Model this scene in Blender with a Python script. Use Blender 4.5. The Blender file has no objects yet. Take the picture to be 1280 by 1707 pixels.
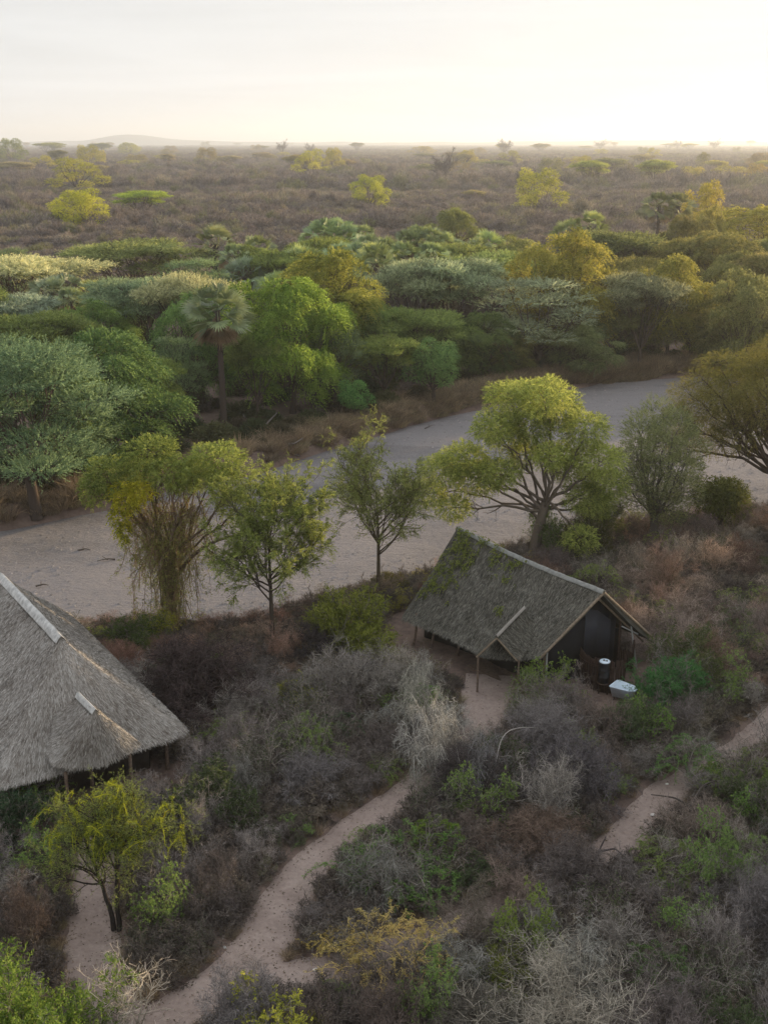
import bpy, math, random
import numpy as np
from mathutils import Vector

# ------------------------------------------------------------------ camera
H, F, PITCH = 26.0, 1900.0, math.radians(18.0)
SC = bpy.context.scene
COL = SC.collection
cam_d = bpy.data.cameras.new('camera')
cam = bpy.data.objects.new('camera', cam_d); COL.objects.link(cam)
cam.location = (0, 0, H)
cam.rotation_euler = (math.radians(90) - PITCH, 0, 0)
cam_d.sensor_fit = 'HORIZONTAL'; cam_d.sensor_width = 36.0
cam_d.lens = F / 1280 * 36.0
cam_d.clip_start = 0.5; cam_d.clip_end = 60000
SC.camera = cam

# ------------------------------------------------------------------ light
SUN_AZ, SUN_EL = math.radians(47), math.radians(9)
W = bpy.data.worlds.new('World'); SC.world = W; W.use_nodes = True
nt = W.node_tree; nt.nodes.clear()
def N(t, typ, **kw):
    n = t.nodes.new(typ)
    for k, v in kw.items(): setattr(n, k, v)
    return n
def LK(t, a, b): t.links.new(a, b)
wo = N(nt, 'ShaderNodeOutputWorld'); bg = N(nt, 'ShaderNodeBackground')
sky = N(nt, 'ShaderNodeTexSky', sky_type='NISHITA', sun_disc=False)
sky.sun_elevation = SUN_EL; sky.sun_rotation = SUN_AZ
sky.air_density = 1.0; sky.dust_density = 2.2; sky.ozone_density = 1.0; sky.altitude = 400
# a thin even veil of high cloud in front of the blue
tc = N(nt, 'ShaderNodeTexCoord'); mp = N(nt, 'ShaderNodeMapping'); mp.inputs['Scale'].default_value = (1.0, 1.0, 7.0)
mp.inputs['Rotation'].default_value = (0.0, 0.06, 0.3)
LK(nt, tc.outputs['Generated'], mp.inputs['Vector'])
nz = N(nt, 'ShaderNodeTexNoise'); nz.inputs['Scale'].default_value = 2.6; nz.inputs['Detail'].default_value = 7; nz.inputs['Roughness'].default_value = 0.6
LK(nt, mp.outputs[0], nz.inputs['Vector'])
cr = N(nt, 'ShaderNodeMapRange'); cr.inputs[1].default_value = 0.32; cr.inputs[2].default_value = 0.72; cr.inputs[3].default_value = 0.985; cr.inputs[4].default_value = 1.0
LK(nt, nz.outputs['Fac'], cr.inputs[0])
mx = N(nt, 'ShaderNodeMixRGB'); mx.blend_type = 'MIX'
sx_ = N(nt, 'ShaderNodeSeparateXYZ'); LK(nt, tc.outputs['Generated'], sx_.inputs[0])
zr = N(nt, 'ShaderNodeMapRange'); zr.inputs[1].default_value = .0; zr.inputs[2].default_value = .7; zr.inputs[3].default_value = 1.0; zr.inputs[4].default_value = .72; LK(nt, sx_.outputs[2], zr.inputs[0])
mm = N(nt, 'ShaderNodeMath', operation='MULTIPLY'); LK(nt, cr.outputs[0], mm.inputs[0]); LK(nt, zr.outputs[0], mm.inputs[1])
LK(nt, mm.outputs[0], mx.inputs[0])
# the cloud veil: brightened overhead to raise the ambient light, faintly streaked
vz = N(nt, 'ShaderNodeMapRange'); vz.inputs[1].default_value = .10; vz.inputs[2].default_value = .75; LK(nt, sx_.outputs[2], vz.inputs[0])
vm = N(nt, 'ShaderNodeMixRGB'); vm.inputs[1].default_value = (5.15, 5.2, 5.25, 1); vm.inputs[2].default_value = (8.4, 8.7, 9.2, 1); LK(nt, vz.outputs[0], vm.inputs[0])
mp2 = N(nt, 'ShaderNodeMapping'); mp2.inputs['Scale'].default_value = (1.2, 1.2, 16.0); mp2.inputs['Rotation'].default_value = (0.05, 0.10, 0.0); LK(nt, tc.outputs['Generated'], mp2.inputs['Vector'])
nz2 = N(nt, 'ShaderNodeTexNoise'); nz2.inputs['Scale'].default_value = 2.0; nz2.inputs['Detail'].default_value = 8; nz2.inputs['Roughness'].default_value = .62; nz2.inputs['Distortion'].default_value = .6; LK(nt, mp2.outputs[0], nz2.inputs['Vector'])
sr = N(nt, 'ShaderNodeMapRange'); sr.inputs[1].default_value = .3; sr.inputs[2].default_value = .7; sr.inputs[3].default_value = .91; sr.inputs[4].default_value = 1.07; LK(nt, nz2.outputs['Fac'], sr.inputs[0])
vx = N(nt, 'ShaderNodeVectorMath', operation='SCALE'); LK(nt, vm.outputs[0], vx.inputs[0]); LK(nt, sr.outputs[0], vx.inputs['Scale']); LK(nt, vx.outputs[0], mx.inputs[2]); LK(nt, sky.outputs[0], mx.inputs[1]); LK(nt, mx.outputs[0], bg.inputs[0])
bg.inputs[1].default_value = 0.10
LK(nt, bg.outputs[0], wo.inputs[0])

sl = bpy.data.lights.new('sun', 'SUN'); sl.energy = 5.0; sl.angle = math.radians(0.6); sl.color = (1.0, 0.73, 0.42)
so = bpy.data.objects.new('sun', sl); COL.objects.link(so)
sdir = Vector((math.sin(SUN_AZ) * math.cos(SUN_EL), math.cos(SUN_AZ) * math.cos(SUN_EL), math.sin(SUN_EL)))
so.rotation_euler = sdir.to_track_quat('Z', 'Y').to_euler(); so.location = (60, 100, 60)

vs = SC.view_settings
vs.view_transform = 'Standard'; vs.look = 'None'; vs.gamma = 1.0; vs.exposure = 0.74; vs.use_curve_mapping = False
SC.render.engine = 'CYCLES'
cy = SC.cycles
cy.max_bounces = 5; cy.diffuse_bounces = 2; cy.glossy_bounces = 1; cy.transmission_bounces = 3; cy.transparent_max_bounces = 6
cy.volume_bounces = 0; cy.caustics_reflective = False; cy.caustics_refractive = False
cy.use_adaptive_sampling = True; cy.adaptive_threshold = 0.02; cy.sample_clamp_indirect = 6
cy.use_denoising = True

# ------------------------------------------------------------------ geometry helpers
def at(px, py, z=0.0):
    u = (px - 640) / F; v = (853.5 - py) / F
    d = np.array([u, math.cos(PITCH) + v * math.sin(PITCH), -math.sin(PITCH) + v * math.cos(PITCH)])
    t = (z - H) / d[2]
    return np.array([0, 0, H]) + d * t
def proj(x, y, z):
    dz = z - H
    d = y * math.cos(PITCH) - dz * math.sin(PITCH)
    return 640 + F * x / d, 853.5 - F * (y * math.sin(PITCH) + dz * math.cos(PITCH)) / d
def nrm(v): return v / np.maximum(np.linalg.norm(v, axis=-1, keepdims=True), 1e-9)
def sstep(a, b, x):
    t = np.clip((x - a) / (b - a), 0, 1); return t * t * (3 - 2 * t)
def vnoise(x, y, s=1.0, seed=0):
    x = np.asarray(x) / s + seed * 17.3; y = np.asarray(y) / s - seed * 9.1
    xi = np.floor(x); yi = np.floor(y); fx = x - xi; fy = y - yi
    def h(a, b):
        q = np.sin(a * 127.1 + b * 311.7 + seed * 3.1) * 43758.5453
        return q - np.floor(q)
    fx = fx * fx * (3 - 2 * fx); fy = fy * fy * (3 - 2 * fy)
    return (h(xi, yi) * (1 - fx) + h(xi + 1, yi) * fx) * (1 - fy) + (h(xi, yi + 1) * (1 - fx) + h(xi + 1, yi + 1) * fx) * fy - 0.5

class MB:
    def __init__(s): s.V = []; s.Fq = []; s.n = 0
    def add(s, V, Fc, tone=0.5, mat=0):
        V = np.asarray(V, float).reshape(-1, 3); Fc = np.asarray(Fc, np.int64)
        t = np.broadcast_to(np.asarray(tone, float), (len(Fc),))
        s.V.append(V); s.Fq.append((Fc + s.n, t, mat)); s.n += len(V)
    def mesh(s, name, mats, smooth=False):
        me = bpy.data.meshes.new(name)
        V = np.concatenate(s.V); loops = np.concatenate([f.reshape(-1) for f, _, _ in s.Fq])
        tot = np.concatenate([np.full(len(f), f.shape[1]) for f, _, _ in s.Fq])
        start = np.concatenate([[0], np.cumsum(tot)[:-1]])
        me.vertices.add(len(V)); me.vertices.foreach_set('co', V.astype(np.float32).ravel())
        me.loops.add(len(loops)); me.loops.foreach_set('vertex_index', loops.astype(np.int32))
        me.polygons.add(len(tot)); me.polygons.foreach_set('loop_start', start.astype(np.int32))
        mi = np.concatenate([np.full(len(f), m) for f, _, m in s.Fq]).astype(np.int32)
        me.polygons.foreach_set('material_index', mi)
        a = me.attributes.new('tone', 'FLOAT', 'FACE')
        a.data.foreach_set('value', np.concatenate([t for _, t, _ in s.Fq]).astype(np.float32))
        for m in (mats if isinstance(mats, (list, tuple)) else [mats]): me.materials.append(m)
        me.update(calc_edges=True)
        if smooth: me.polygons.foreach_set('use_smooth', np.ones(len(tot), bool))
        return me

def tubes(mb, P, R, sides=5, tone=0.5, mat=0, cap=False):
    """P (n,k,3) paths, R (n,k) radii"""
    P = np.asarray(P, float); R = np.asarray(R, float)
    if P.ndim == 2: P = P[None]; R = R[None]
    n, k, _ = P.shape
    T = nrm(np.gradient(P, axis=1))
    ref = np.where(np.abs(T[:, :1, 2:3]) > 0.9, np.array([1.0, 0, 0]), np.array([0, 0, 1.0]))
    A = nrm(np.cross(T, np.broadcast_to(ref, T.shape))); B = np.cross(T, A)
    th = np.arange(sides) / sides * 2 * math.pi
    V = P[:, :, None] + R[:, :, None, None] * (A[:, :, None] * np.cos(th)[None, None, :, None] + B[:, :, None] * np.sin(th)[None, None, :, None])
    idx = np.arange(n * k * sides).reshape(n, k, sides)
    a = idx[:, :-1]; b = idx[:, 1:]
    Fq = np.stack([a, np.roll(a, -1, 2), np.roll(b, -1, 2), b], -1)
    tt = np.broadcast_to(np.asarray(tone, float).reshape(-1, 1, 1) if np.ndim(tone) else tone, Fq.shape[:3])
    mb.add(V, Fq.reshape(-1, 4), tt.reshape(-1), mat)
    if cap:
        c = idx[:, -1]; mb.V.append(np.zeros((0, 3)))
        mb.Fq.append((c + (mb.n - n * k * sides), np.broadcast_to(np.asarray(tone, float), (n,)) if np.ndim(tone) == 0 else np.asarray(tone), mat))

def ribbons(mb, P, Wd, rng, tone=0.5, mat=0):
    P = np.asarray(P, float); n, k, _ = P.shape
    T = nrm(np.gradient(P, axis=1))
    S = nrm(np.cross(T, np.broadcast_to(rng.normal(size=(n, 1, 3)), T.shape)))
    Wd = np.broadcast_to(Wd, (n, k))
    V = np.stack([P - S * Wd[..., None] / 2, P + S * Wd[..., None] / 2], 2)
    idx = np.arange(n * k * 2).reshape(n, k, 2)
    Fq = np.stack([idx[:, :-1, 0], idx[:, :-1, 1], idx[:, 1:, 1], idx[:, 1:, 0]], -1)
    tt = np.broadcast_to(np.asarray(tone, float).reshape(-1, 1) if np.ndim(tone) else tone, Fq.shape[:2])
    mb.add(V, Fq.reshape(-1, 4), tt.reshape(-1), mat)

def leaves(mb, P, D, L, Wd, rng, tone, mat=0, upn=0.6):
    P = P.reshape(-1, 3); D = nrm(D.reshape(-1, 3)); n = len(P)
    L = np.broadcast_to(np.asarray(L, float).reshape(-1) if np.ndim(L) else L, (n,)).reshape(-1, 1)
    Wd = np.broadcast_to(np.asarray(Wd, float).reshape(-1) if np.ndim(Wd) else Wd, (n,)).reshape(-1, 1)
    Nn = rng.normal(size=(n, 3)) * (1 - upn) + np.array([0, 0, upn])
    S = nrm(np.cross(D, Nn))
    V = np.stack([P, P + D * L * .45 - S * Wd / 2, P + D * L, P + D * L * .45 + S * Wd / 2], 1)
    mb.add(V, np.arange(4 * n).reshape(n, 4), np.broadcast_to(tone, (n,)) if np.ndim(tone) == 0 else tone, mat)

def sprays(mb, P, D, L, nl, ll, lw, rng, droop=0.3, open_=0.8, mat=0, upn=0.6, tone0=None):
    """feathery sprays: leaflets set along a bending axis"""
    n = len(P); D = nrm(D)
    L = np.broadcast_to(L, (n,)) * rng.uniform(.6, 1.2, n)
    t = (np.arange(nl) + .3) / nl
    side = nrm(np.cross(D, np.array([0, 0, 1.0]) + rng.normal(size=(n, 3)) * .4))
    pos = P[:, None] + D[:, None] * (L[:, None] * t)[..., None]
    pos[..., 2] -= droop * (L[:, None] * t ** 2)
    sg = np.where(np.arange(nl) % 2, 1.0, -1.0)
    ld = D[:, None] * 1.0 + side[:, None] * sg[None, :, None] * open_ + rng.normal(size=(n, nl, 3)) * .28
    ld[..., 2] -= droop * t[None] * 1.2
    tn = np.clip((rng.uniform(0, 1, n) if tone0 is None else tone0) + (rng.uniform(-.3, .3) if tone0 is None else 0), 0, 1)[:, None] * .7 + rng.uniform(0, .3, (n, nl))
    leaves(mb, pos, ld, (ll * (1.15 - .5 * t))[None].repeat(n, 0), lw, rng, tn.reshape(-1), mat, upn)

def bez(p0, p1, p2, k):
    t = np.linspace(0, 1, k)[:, None]
    return (1 - t) ** 2 * p0 + 2 * t * (1 - t) * p1 + t * t * p2

def grow(P, R, m, rng, length, ang=(.5, 1.1), up=0.1, k=4, t0=.25, bend=.35, rr=.6, wob=.1):
    """children for every parent path"""
    n, kk, _ = P.shape
    t = rng.uniform(t0, 1, (n, m)); f = t * (kk - 1); i = np.minimum(f.astype(int), kk - 2); w = (f - i)[..., None]
    ii = np.arange(n)[:, None]
    S = P[ii, i] * (1 - w) + P[ii, i + 1] * w
    T = nrm(P[ii, i + 1] - P[ii, i])
    r0 = (R[ii, i] * (1 - w[..., 0]) + R[ii, i + 1] * w[..., 0]) * rr
    a = rng.uniform(ang[0], ang[1], (n, m))[..., None]
    pr = nrm(np.cross(T, rng.normal(size=(n, m, 3))))
    D = T * np.cos(a) + pr * np.sin(a)
    Ls = (length * rng.uniform(.6, 1.25, (n, m)) * (1.15 - .45 * t))[..., None]
    S = S.reshape(-1, 3); D = D.reshape(-1, 3); Ls = Ls.reshape(-1, 1); r0 = r0.reshape(-1)
    N_ = len(S); out = np.zeros((N_, k, 3)); out[:, 0] = S
    bv = rng.normal(size=(N_, 3)) * bend; bv[:, 2] += up
    d = D
    for j in range(1, k):
        d = nrm(d + bv / (k - 1) + rng.normal(size=(N_, 3)) * wob)
        out[:, j] = out[:, j - 1] + d * Ls / (k - 1)
    rad = r0[:, None] * np.linspace(1, .35, k)[None]
    return out, rad

# ------------------------------------------------------------------ object helpers
def link(o, parent=None):
    COL.objects.link(o)
    if parent is not None: o.parent = parent
    return o
def obj(name, me, parent=None, color=None):
    o = bpy.data.objects.new(name, me); link(o, parent)
    if color is not None: o.color = (*color, 1)
    return o
def tag(o, label=None, cat=None, group=None, kind=None):
    if label: o['label'] = label
    if cat: o['category'] = cat
    if group: o['group'] = group
    if kind: o['kind'] = kind
    return o
def root(name, loc, rz=0, sc=(1, 1, 1)):
    o = bpy.data.objects.new(name, None); link(o); o.location = loc; o.rotation_euler = (0, 0, rz); o.scale = sc
    o.empty_display_size = .3
    return o

# ------------------------------------------------------------------ materials
def newmat(name):
    m = bpy.data.materials.new(name); m.use_nodes = True; t = m.node_tree; t.nodes.clear()
    return m, t, N(t, 'ShaderNodeOutputMaterial')
def math_(t, op, a, b=None, c=None):
    n = N(t, 'ShaderNodeMath', operation=op)
    for i, v in enumerate((a, b, c)):
        if v is None: continue
        if hasattr(v, 'default_value') or hasattr(v, 'links'): LK(t, v, n.inputs[i])
        else: n.inputs[i].default_value = v
    return n.outputs[0]
def ramp(t, fac, stops):
    r = N(t, 'ShaderNodeValToRGB'); e = r.color_ramp.elements
    while len(e) > 1: e.remove(e[0])
    e[0].position = stops[0][0]; e[0].color = (*stops[0][1], 1)
    for p, c in stops[1:]:
        x = e.new(p); x.color = (*c, 1)
    LK(t, fac, r.inputs[0]); return r.outputs[0]
def noise(t, vec, scale, detail=4, rough=.6, dist=0):
    n = N(t, 'ShaderNodeTexNoise'); n.inputs['Scale'].default_value = scale; n.inputs['Detail'].default_value = detail
    n.inputs['Roughness'].default_value = rough; n.inputs['Distortion'].default_value = dist
    LK(t, vec, n.inputs['Vector']); return n.outputs['Fac']

def tinted(name, trans=0.0, lo=0.6, hi=1.4, hue=0.03, inst=0.25, gloss=0.0, young=None):
    """colour comes from the object colour, varied leaf by leaf and plant by plant"""
    m, t, out = newmat(name)
    oi = N(t, 'ShaderNodeObjectInfo'); at_ = N(t, 'ShaderNodeAttribute', attribute_name='tone')
    hs = N(t, 'ShaderNodeHueSaturation')
    v = math_(t, 'MULTIPLY_ADD', at_.outputs['Fac'], hi - lo, lo)
    r = math_(t, 'MULTIPLY_ADD', oi.outputs['Random'], 2 * inst, 1 - inst)
    hv = math_(t, 'MULTIPLY_ADD', at_.outputs['Fac'], -hue, .5 + hue / 2)
    hv2 = math_(t, 'MULTIPLY_ADD', oi.outputs['Random'], hue * .6, hv)
    LK(t, oi.outputs['Color'], hs.inputs['Color']); LK(t, math_(t, 'MULTIPLY', v, r), hs.inputs['Value']); LK(t, hv2, hs.inputs['Hue']); hs.inputs['Saturation'].default_value = 1.04 if trans else 1.0
    c = hs.outputs[0]
    d = N(t, 'ShaderNodeBsdfDiffuse'); LK(t, c, d.inputs[0]); s = d.outputs[0]
    if trans:
        tr = N(t, 'ShaderNodeBsdfTranslucent')
        hs2 = N(t, 'ShaderNodeHueSaturation'); hs2.inputs['Hue'].default_value = .485; hs2.inputs['Saturation'].default_value = 1.0; hs2.inputs['Value'].default_value = 1.6
        LK(t, c, hs2.inputs['Color']); LK(t, hs2.outputs[0], tr.inputs[0])
        mxs = N(t, 'ShaderNodeMixShader'); mxs.inputs[0].default_value = trans
        LK(t, s, mxs.inputs[1]); LK(t, tr.outputs[0], mxs.inputs[2]); s = mxs.outputs[0]
    if gloss:
        g = N(t, 'ShaderNodeBsdfGlossy'); g.inputs['Roughness'].default_value = .5; g.inputs[0].default_value = (1, 1, 1, 1)
        mxs = N(t, 'ShaderNodeMixShader'); mxs.inputs[0].default_value = gloss
        LK(t, s, mxs.inputs[1]); LK(t, g.outputs[0], mxs.inputs[2]); s = mxs.outputs[0]
    LK(t, s, out.inputs[0]); return m
M_LEAF = tinted('leaf', trans=.42, lo=.40, hi=1.65, hue=.035, inst=.10)
M_PALM = tinted('palm_leaf', trans=.25, lo=.35, hi=1.7, hue=.035, inst=.12, gloss=.05)
M_TWIG = tinted('dry_twig', trans=.12, lo=.4, hi=1.75, hue=.025, inst=.28)
M_BARK = tinted('bark', lo=.6, hi=1.4, hue=.02, inst=.15)
M_STRAW = tinted('straw', trans=.3, lo=.6, hi=1.4, hue=.02, inst=.2)

def scrub_mat():
    m, t, out = newmat('scrub_twig')
    oi = N(t, 'ShaderNodeObjectInfo'); a = N(t, 'ShaderNodeAttribute', attribute_name='tone')
    c = ramp(t, oi.outputs['Random'], [(0, (.13, .108, .10)), (.25, (.22, .188, .165)), (.5, (.165, .138, .135)), (.72, (.28, .23, .17)), (.86, (.17, .175, .08)), (1, (.30, .26, .20))])
    hs = N(t, 'ShaderNodeHueSaturation'); LK(t, c, hs.inputs['Color']); LK(t, math_(t, 'MULTIPLY_ADD', a.outputs['Fac'], .9, .55), hs.inputs['Value'])
    d = N(t, 'ShaderNodeBsdfDiffuse'); LK(t, hs.outputs[0], d.inputs[0])
    tr = N(t, 'ShaderNodeBsdfTranslucent'); LK(t, hs.outputs[0], tr.inputs[0])
    ms = N(t, 'ShaderNodeMixShader'); ms.inputs[0].default_value = .22; LK(t, d.outputs[0], ms.inputs[1]); LK(t, tr.outputs[0], ms.inputs[2])
    LK(t, ms.outputs[0], out.inputs[0]); return m
M_SCRUB = scrub_mat()

def plain(name, col, rough=.8, var=.15, scale=8, spec=.3, bump=0, bscale=30):
    m, t, out = newmat(name); p = N(t, 'ShaderNodeBsdfPrincipled'); tcn = N(t, 'ShaderNodeTexCoord')
    f = noise(t, tcn.outputs['Object'], scale, 5)
    c1 = tuple(x * (1 - var) for x in col); c2 = tuple(min(1, x * (1 + var)) for x in col)
    LK(t, ramp(t, f, [(.3, c1), (.7, c2)]), p.inputs['Base Color']); p.inputs['Roughness'].default_value = rough
    p.inputs['Specular IOR Level'].default_value = spec
    if bump:
        b = N(t, 'ShaderNodeBump'); b.inputs['Strength'].default_value = bump; b.inputs['Distance'].default_value = .03
        LK(t, noise(t, tcn.outputs['Object'], bscale, 5), b.inputs['Height']); LK(t, b.outputs[0], p.inputs['Normal'])
    LK(t, p.outputs[0], out.inputs[0]); return m

def earth(name, stops, s1, s2, bump=.4, bs=6, bd=.08, grain=None, stretch=None):
    m, t, out = newmat(name); p = N(t, 'ShaderNodeBsdfPrincipled'); g = N(t, 'ShaderNodeNewGeometry')
    vec = g.outputs['Position']
    if stretch:
        mpn = N(t, 'ShaderNodeMapping'); mpn.inputs['Rotation'].default_value = (0, 0, stretch[0]); mpn.inputs['Scale'].default_value = (stretch[1], stretch[2], 1)
        LK(t, vec, mpn.inputs['Vector']); vec2 = mpn.outputs[0]
    else: vec2 = vec
    a = noise(t, vec2, s1, 6, .6, .3); b = noise(t, vec, s2, 5, .65)
    f = math_(t, 'ADD', math_(t, 'MULTIPLY', a, .55), math_(t, 'MULTIPLY', b, .45))
    LK(t, ramp(t, f, stops), p.inputs['Base Color']); p.inputs['Roughness'].default_value = .95; p.inputs['Specular IOR Level'].default_value = .1
    bn = N(t, 'ShaderNodeBump'); bn.inputs['Strength'].default_value = bump; bn.inputs['Distance'].default_value = bd
    LK(t, math_(t, 'ADD', noise(t, vec2, bs, 6, .7), math_(t, 'MULTIPLY', noise(t, vec, bs * .18, 3), 1.2)), bn.inputs['Height'])
    LK(t, bn.outputs[0], p.inputs['Normal']); LK(t, p.outputs[0], out.inputs[0]); return m
M_GROUND = earth('ground_soil', [(.3, (.085, .062, .052)), (.45, (.13, .094, .078)), (.55, (.17, .122, .10)), (.7, (.23, .165, .13))], .35, 3.0)
M_SAND = earth('river_sand', [(.32, (.125, .115, .115)), (.44, (.185, .172, .172)), (.52, (.235, .217, .215)), (.60, (.195, .18, .18)), (.75, (.31, .285, .275))], .14, 7.5, bump=.95, bs=4.2, bd=.2, stretch=(math.radians(-38), .45, 1.2))
M_PATH = earth('path_sand', [(.3, (.20, .152, .13)), (.5, (.28, .218, .187)), (.7, (.36, .29, .25))], .8, 6, bump=.5, bs=5, bd=.06)

# ------------------------------------------------------------------ terrain
RB = -1.3
near_px = [(-350, 1110), (0, 1085), (200, 1072), (400, 1066), (560, 1022), (700, 985), (870, 930), (960, 905), (1100, 885), (1280, 868), (1600, 838)]
far_px = [(-300, 905), (0, 882), (190, 848), (300, 815), (430, 790), (520, 757), (610, 733), (700, 705), (800, 682), (900, 656), (1000, 640), (1160, 628), (1400, 606)]
NB = np.array([at(a, b, RB) for a, b in near_px]); FB = np.array([at(a, b, RB) for a, b in far_px])
NB = np.vstack([[-400, -60, 0], [-90, 40, 0], NB, [120, 95, 0], [600, 180, 0]]); FB = np.vstack([[-400, 0, 0], [-90, 62, 0], FB, [130, 152, 0], [600, 260, 0]])
def river_d(x, y):
    yn = np.interp(x, NB[:, 0], NB[:, 1]) + vnoise(x, 0 * x, 5, 3) * 1.2; yf = np.interp(x, FB[:, 0], FB[:, 1]) + vnoise(x, 0 * x, 6, 4) * 2.0
    return np.minimum((y - yn) * .9, (yf - y) * .82)
def smooth_line(pts, step=.3):
    pts = np.array(pts, float)
    d = np.concatenate([[0], np.cumsum(np.linalg.norm(np.diff(pts[:, :2], axis=0), axis=1))])
    n = max(8, int(d[-1] / step)); s = np.linspace(0, d[-1], n)
    # Catmull style smoothing through repeated averaging
    q = np.stack([np.interp(s, d, pts[:, i]) for i in range(pts.shape[1])], 1)
    for _ in range(14): q[1:-1] = q[1:-1] * .5 + (q[:-2] + q[2:]) * .25
    return q
PX_PATHS = {
 'middle': [((200, 1790), 2.0), ((235, 1730), 2.0), ((285, 1690), 2.1), ((345, 1660), 2.2), ((402, 1628), 2.2), ((430, 1585), 2.1), ((450, 1538), 2.05), ((474, 1492), 2.0), ((503, 1447), 1.9), ((548, 1404), 1.75), ((604, 1368), 1.7), ((662, 1333), 1.65), ((705, 1305), 1.6), ((748, 1275), 1.6), ((790, 1240), 1.8), ((805, 1200), 2.2), ((812, 1160), 2.7), ((815, 1128), 2.4)],
 'side': [((250, 1730), 1.8), ((185, 1690), 1.8), ((160, 1640), 1.9), ((152, 1590), 2.0), ((153, 1540), 1.9), ((156, 1490), 1.7), ((152, 1440), 1.6), ((160, 1395), 1.5), ((175, 1340), 1.2)],
 'long': [((1420, 1110), 1.7), ((1330, 1165), 1.7), ((1270, 1215), 1.7), ((1200, 1265), 1.75), ((1112, 1315), 1.75), ((1076, 1352), 1.75), ((1035, 1403), 1.7), ((960, 1445), 1.5), ((860, 1490), 1.6), ((760, 1540), 1.7), ((650, 1590), 1.9), ((560, 1620), 2.1), ((480, 1636), 1.9), ((400, 1645), 1.7), ((330, 1668), 1.5)],
}
PATHS = {}
for k_, v_ in PX_PATHS.items():
    PATHS[k_] = smooth_line([(*at(*p)[:2], w) for p, w in v_])
def path_d(x, y):
    """distance outside the nearest path edge"""
    x = np.asarray(x, float); sh = x.shape; q = np.stack([x.ravel(), np.asarray(y, float).ravel()], 1); best = np.full(len(q), 99.)
    for L in PATHS.values():
        for i in range(0, len(q), 4000):
            d = np.linalg.norm(q[i:i + 4000, None] - L[None, :, :2], axis=2) - L[None, :, 2] / 2
            best[i:i + 4000] = np.minimum(best[i:i + 4000], d.min(1))
    return best.reshape(sh)
def gz(x, y, pd=None):
    x = np.asarray(x, float); y = np.asarray(y, float)
    r = river_d(x, y)
    z = (vnoise(x, y, 9, 1) * .5 + vnoise(x, y, 3.1, 2) * .12) * (1 - sstep(600, 1200, y)) + vnoise(x, y, 160, 5) * 3.0 * sstep(250, 600, y)
    z = z * (1 - sstep(-3, -.5, r)) + (RB - .5) * sstep(-1.8, .9, r)
    if pd is None: pd = path_d(x, y)
    return z
def gz1(x, y): return float(gz(np.array([x]), np.array([y]), 0)[0])
def pathdip(x, y): return -.16 * (1 - sstep(-.25, .12, path_d(x, y) + vnoise(x, y, .9, 8) * .25))

def spaced(a, b, n0, step, growf, end):
    xs = [b]; s = step
    while xs[-1] < end: xs.append(xs[-1] + s); s *= growf
    return xs[1:]
cx_ = np.arange(-34, 34.01, .4); pos = spaced(0, 34, 0, .5, 1.12, 16000)
XS = np.concatenate([-np.array(pos[::-1]), cx_, pos])
YS = np.concatenate([[-300, -80, -20, 5, 15, 20, 24], np.arange(26, 66, .4), np.arange(66, 140, .8), np.array(spaced(0, 140, 0, 1.2, 1.07, 16000))])
GX, GY = np.meshgrid(XS, YS); pdm = path_d(GX, GY)
GZ = gz(GX, GY, pdm) - .16 * (1 - sstep(-.25, .12, pdm + vnoise(GX, GY, .9, 8) * .25))
mb = MB(); ny, nx = GX.shape; idx = np.arange(nx * ny).reshape(ny, nx)
mb.add(np.stack([GX, GY, GZ], -1), np.stack([idx[:-1, :-1], idx[:-1, 1:], idx[1:, 1:], idx[1:, :-1]], -1).reshape(-1, 4))
tag(obj('ground', mb.mesh('ground', M_GROUND, True)), kind='structure')
# dry river bed
xs = np.concatenate([[-400, -200, -120], np.arange(-90, 110, .7), [130, 200, 400, 600]]); tt = np.linspace(0, 1, 64)
yn = np.interp(xs, NB[:, 0], NB[:, 1]) - 2.6; yf = np.interp(xs, FB[:, 0], FB[:, 1]) + 3.0
RX = xs[:, None].repeat(64, 1); RY = yn[:, None] * (1 - tt) + yf[:, None] * tt
RZ = RB + vnoise(RX, RY, 7, 6) * .22 + vnoise(RX * .5 + RY * .6, RY * .7 - RX * .2, 1.9, 7) * .10
mb = MB(); idx = np.arange(RX.size).reshape(RX.shape)
mb.add(np.stack([RX, RY, RZ], -1), np.stack([idx[:-1, :-1], idx[1:, :-1], idx[1:, 1:], idx[:-1, 1:]], -1).reshape(-1, 4))
tag(obj('dry_river_bed', mb.mesh('dry_river_bed', M_SAND, True)), kind='structure')
# footpaths
for i_, (k_, L) in enumerate(PATHS.items()):
    T = nrm(np.gradient(L[:, :2], axis=0)); Np = np.stack([-T[:, 1], T[:, 0]], 1); u = np.linspace(-1, 1, 9)
    Wd = L[:, 2] / 2 + .25
    X = L[:, None, 0] + Np[:, None, 0] * u[None] * Wd[:, None]; Y = L[:, None, 1] + Np[:, None, 1] * u[None] * Wd[:, None]
    Z = gz(X, Y, 0) - .045 - .004 * i_ - .05 * (1 - u[None] ** 2) - .09 * sstep(.8, 1, np.abs(u))[None]
    mb = MB(); idx = np.arange(X.size).reshape(X.shape)
    mb.add(np.stack([X, Y, Z], -1), np.stack([idx[:-1, :-1], idx[1:, :-1], idx[1:, 1:], idx[:-1, 1:]], -1).reshape(-1, 4))
    tag(obj('footpath', mb.mesh('footpath', M_PATH, True)), kind='structure')
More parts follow.
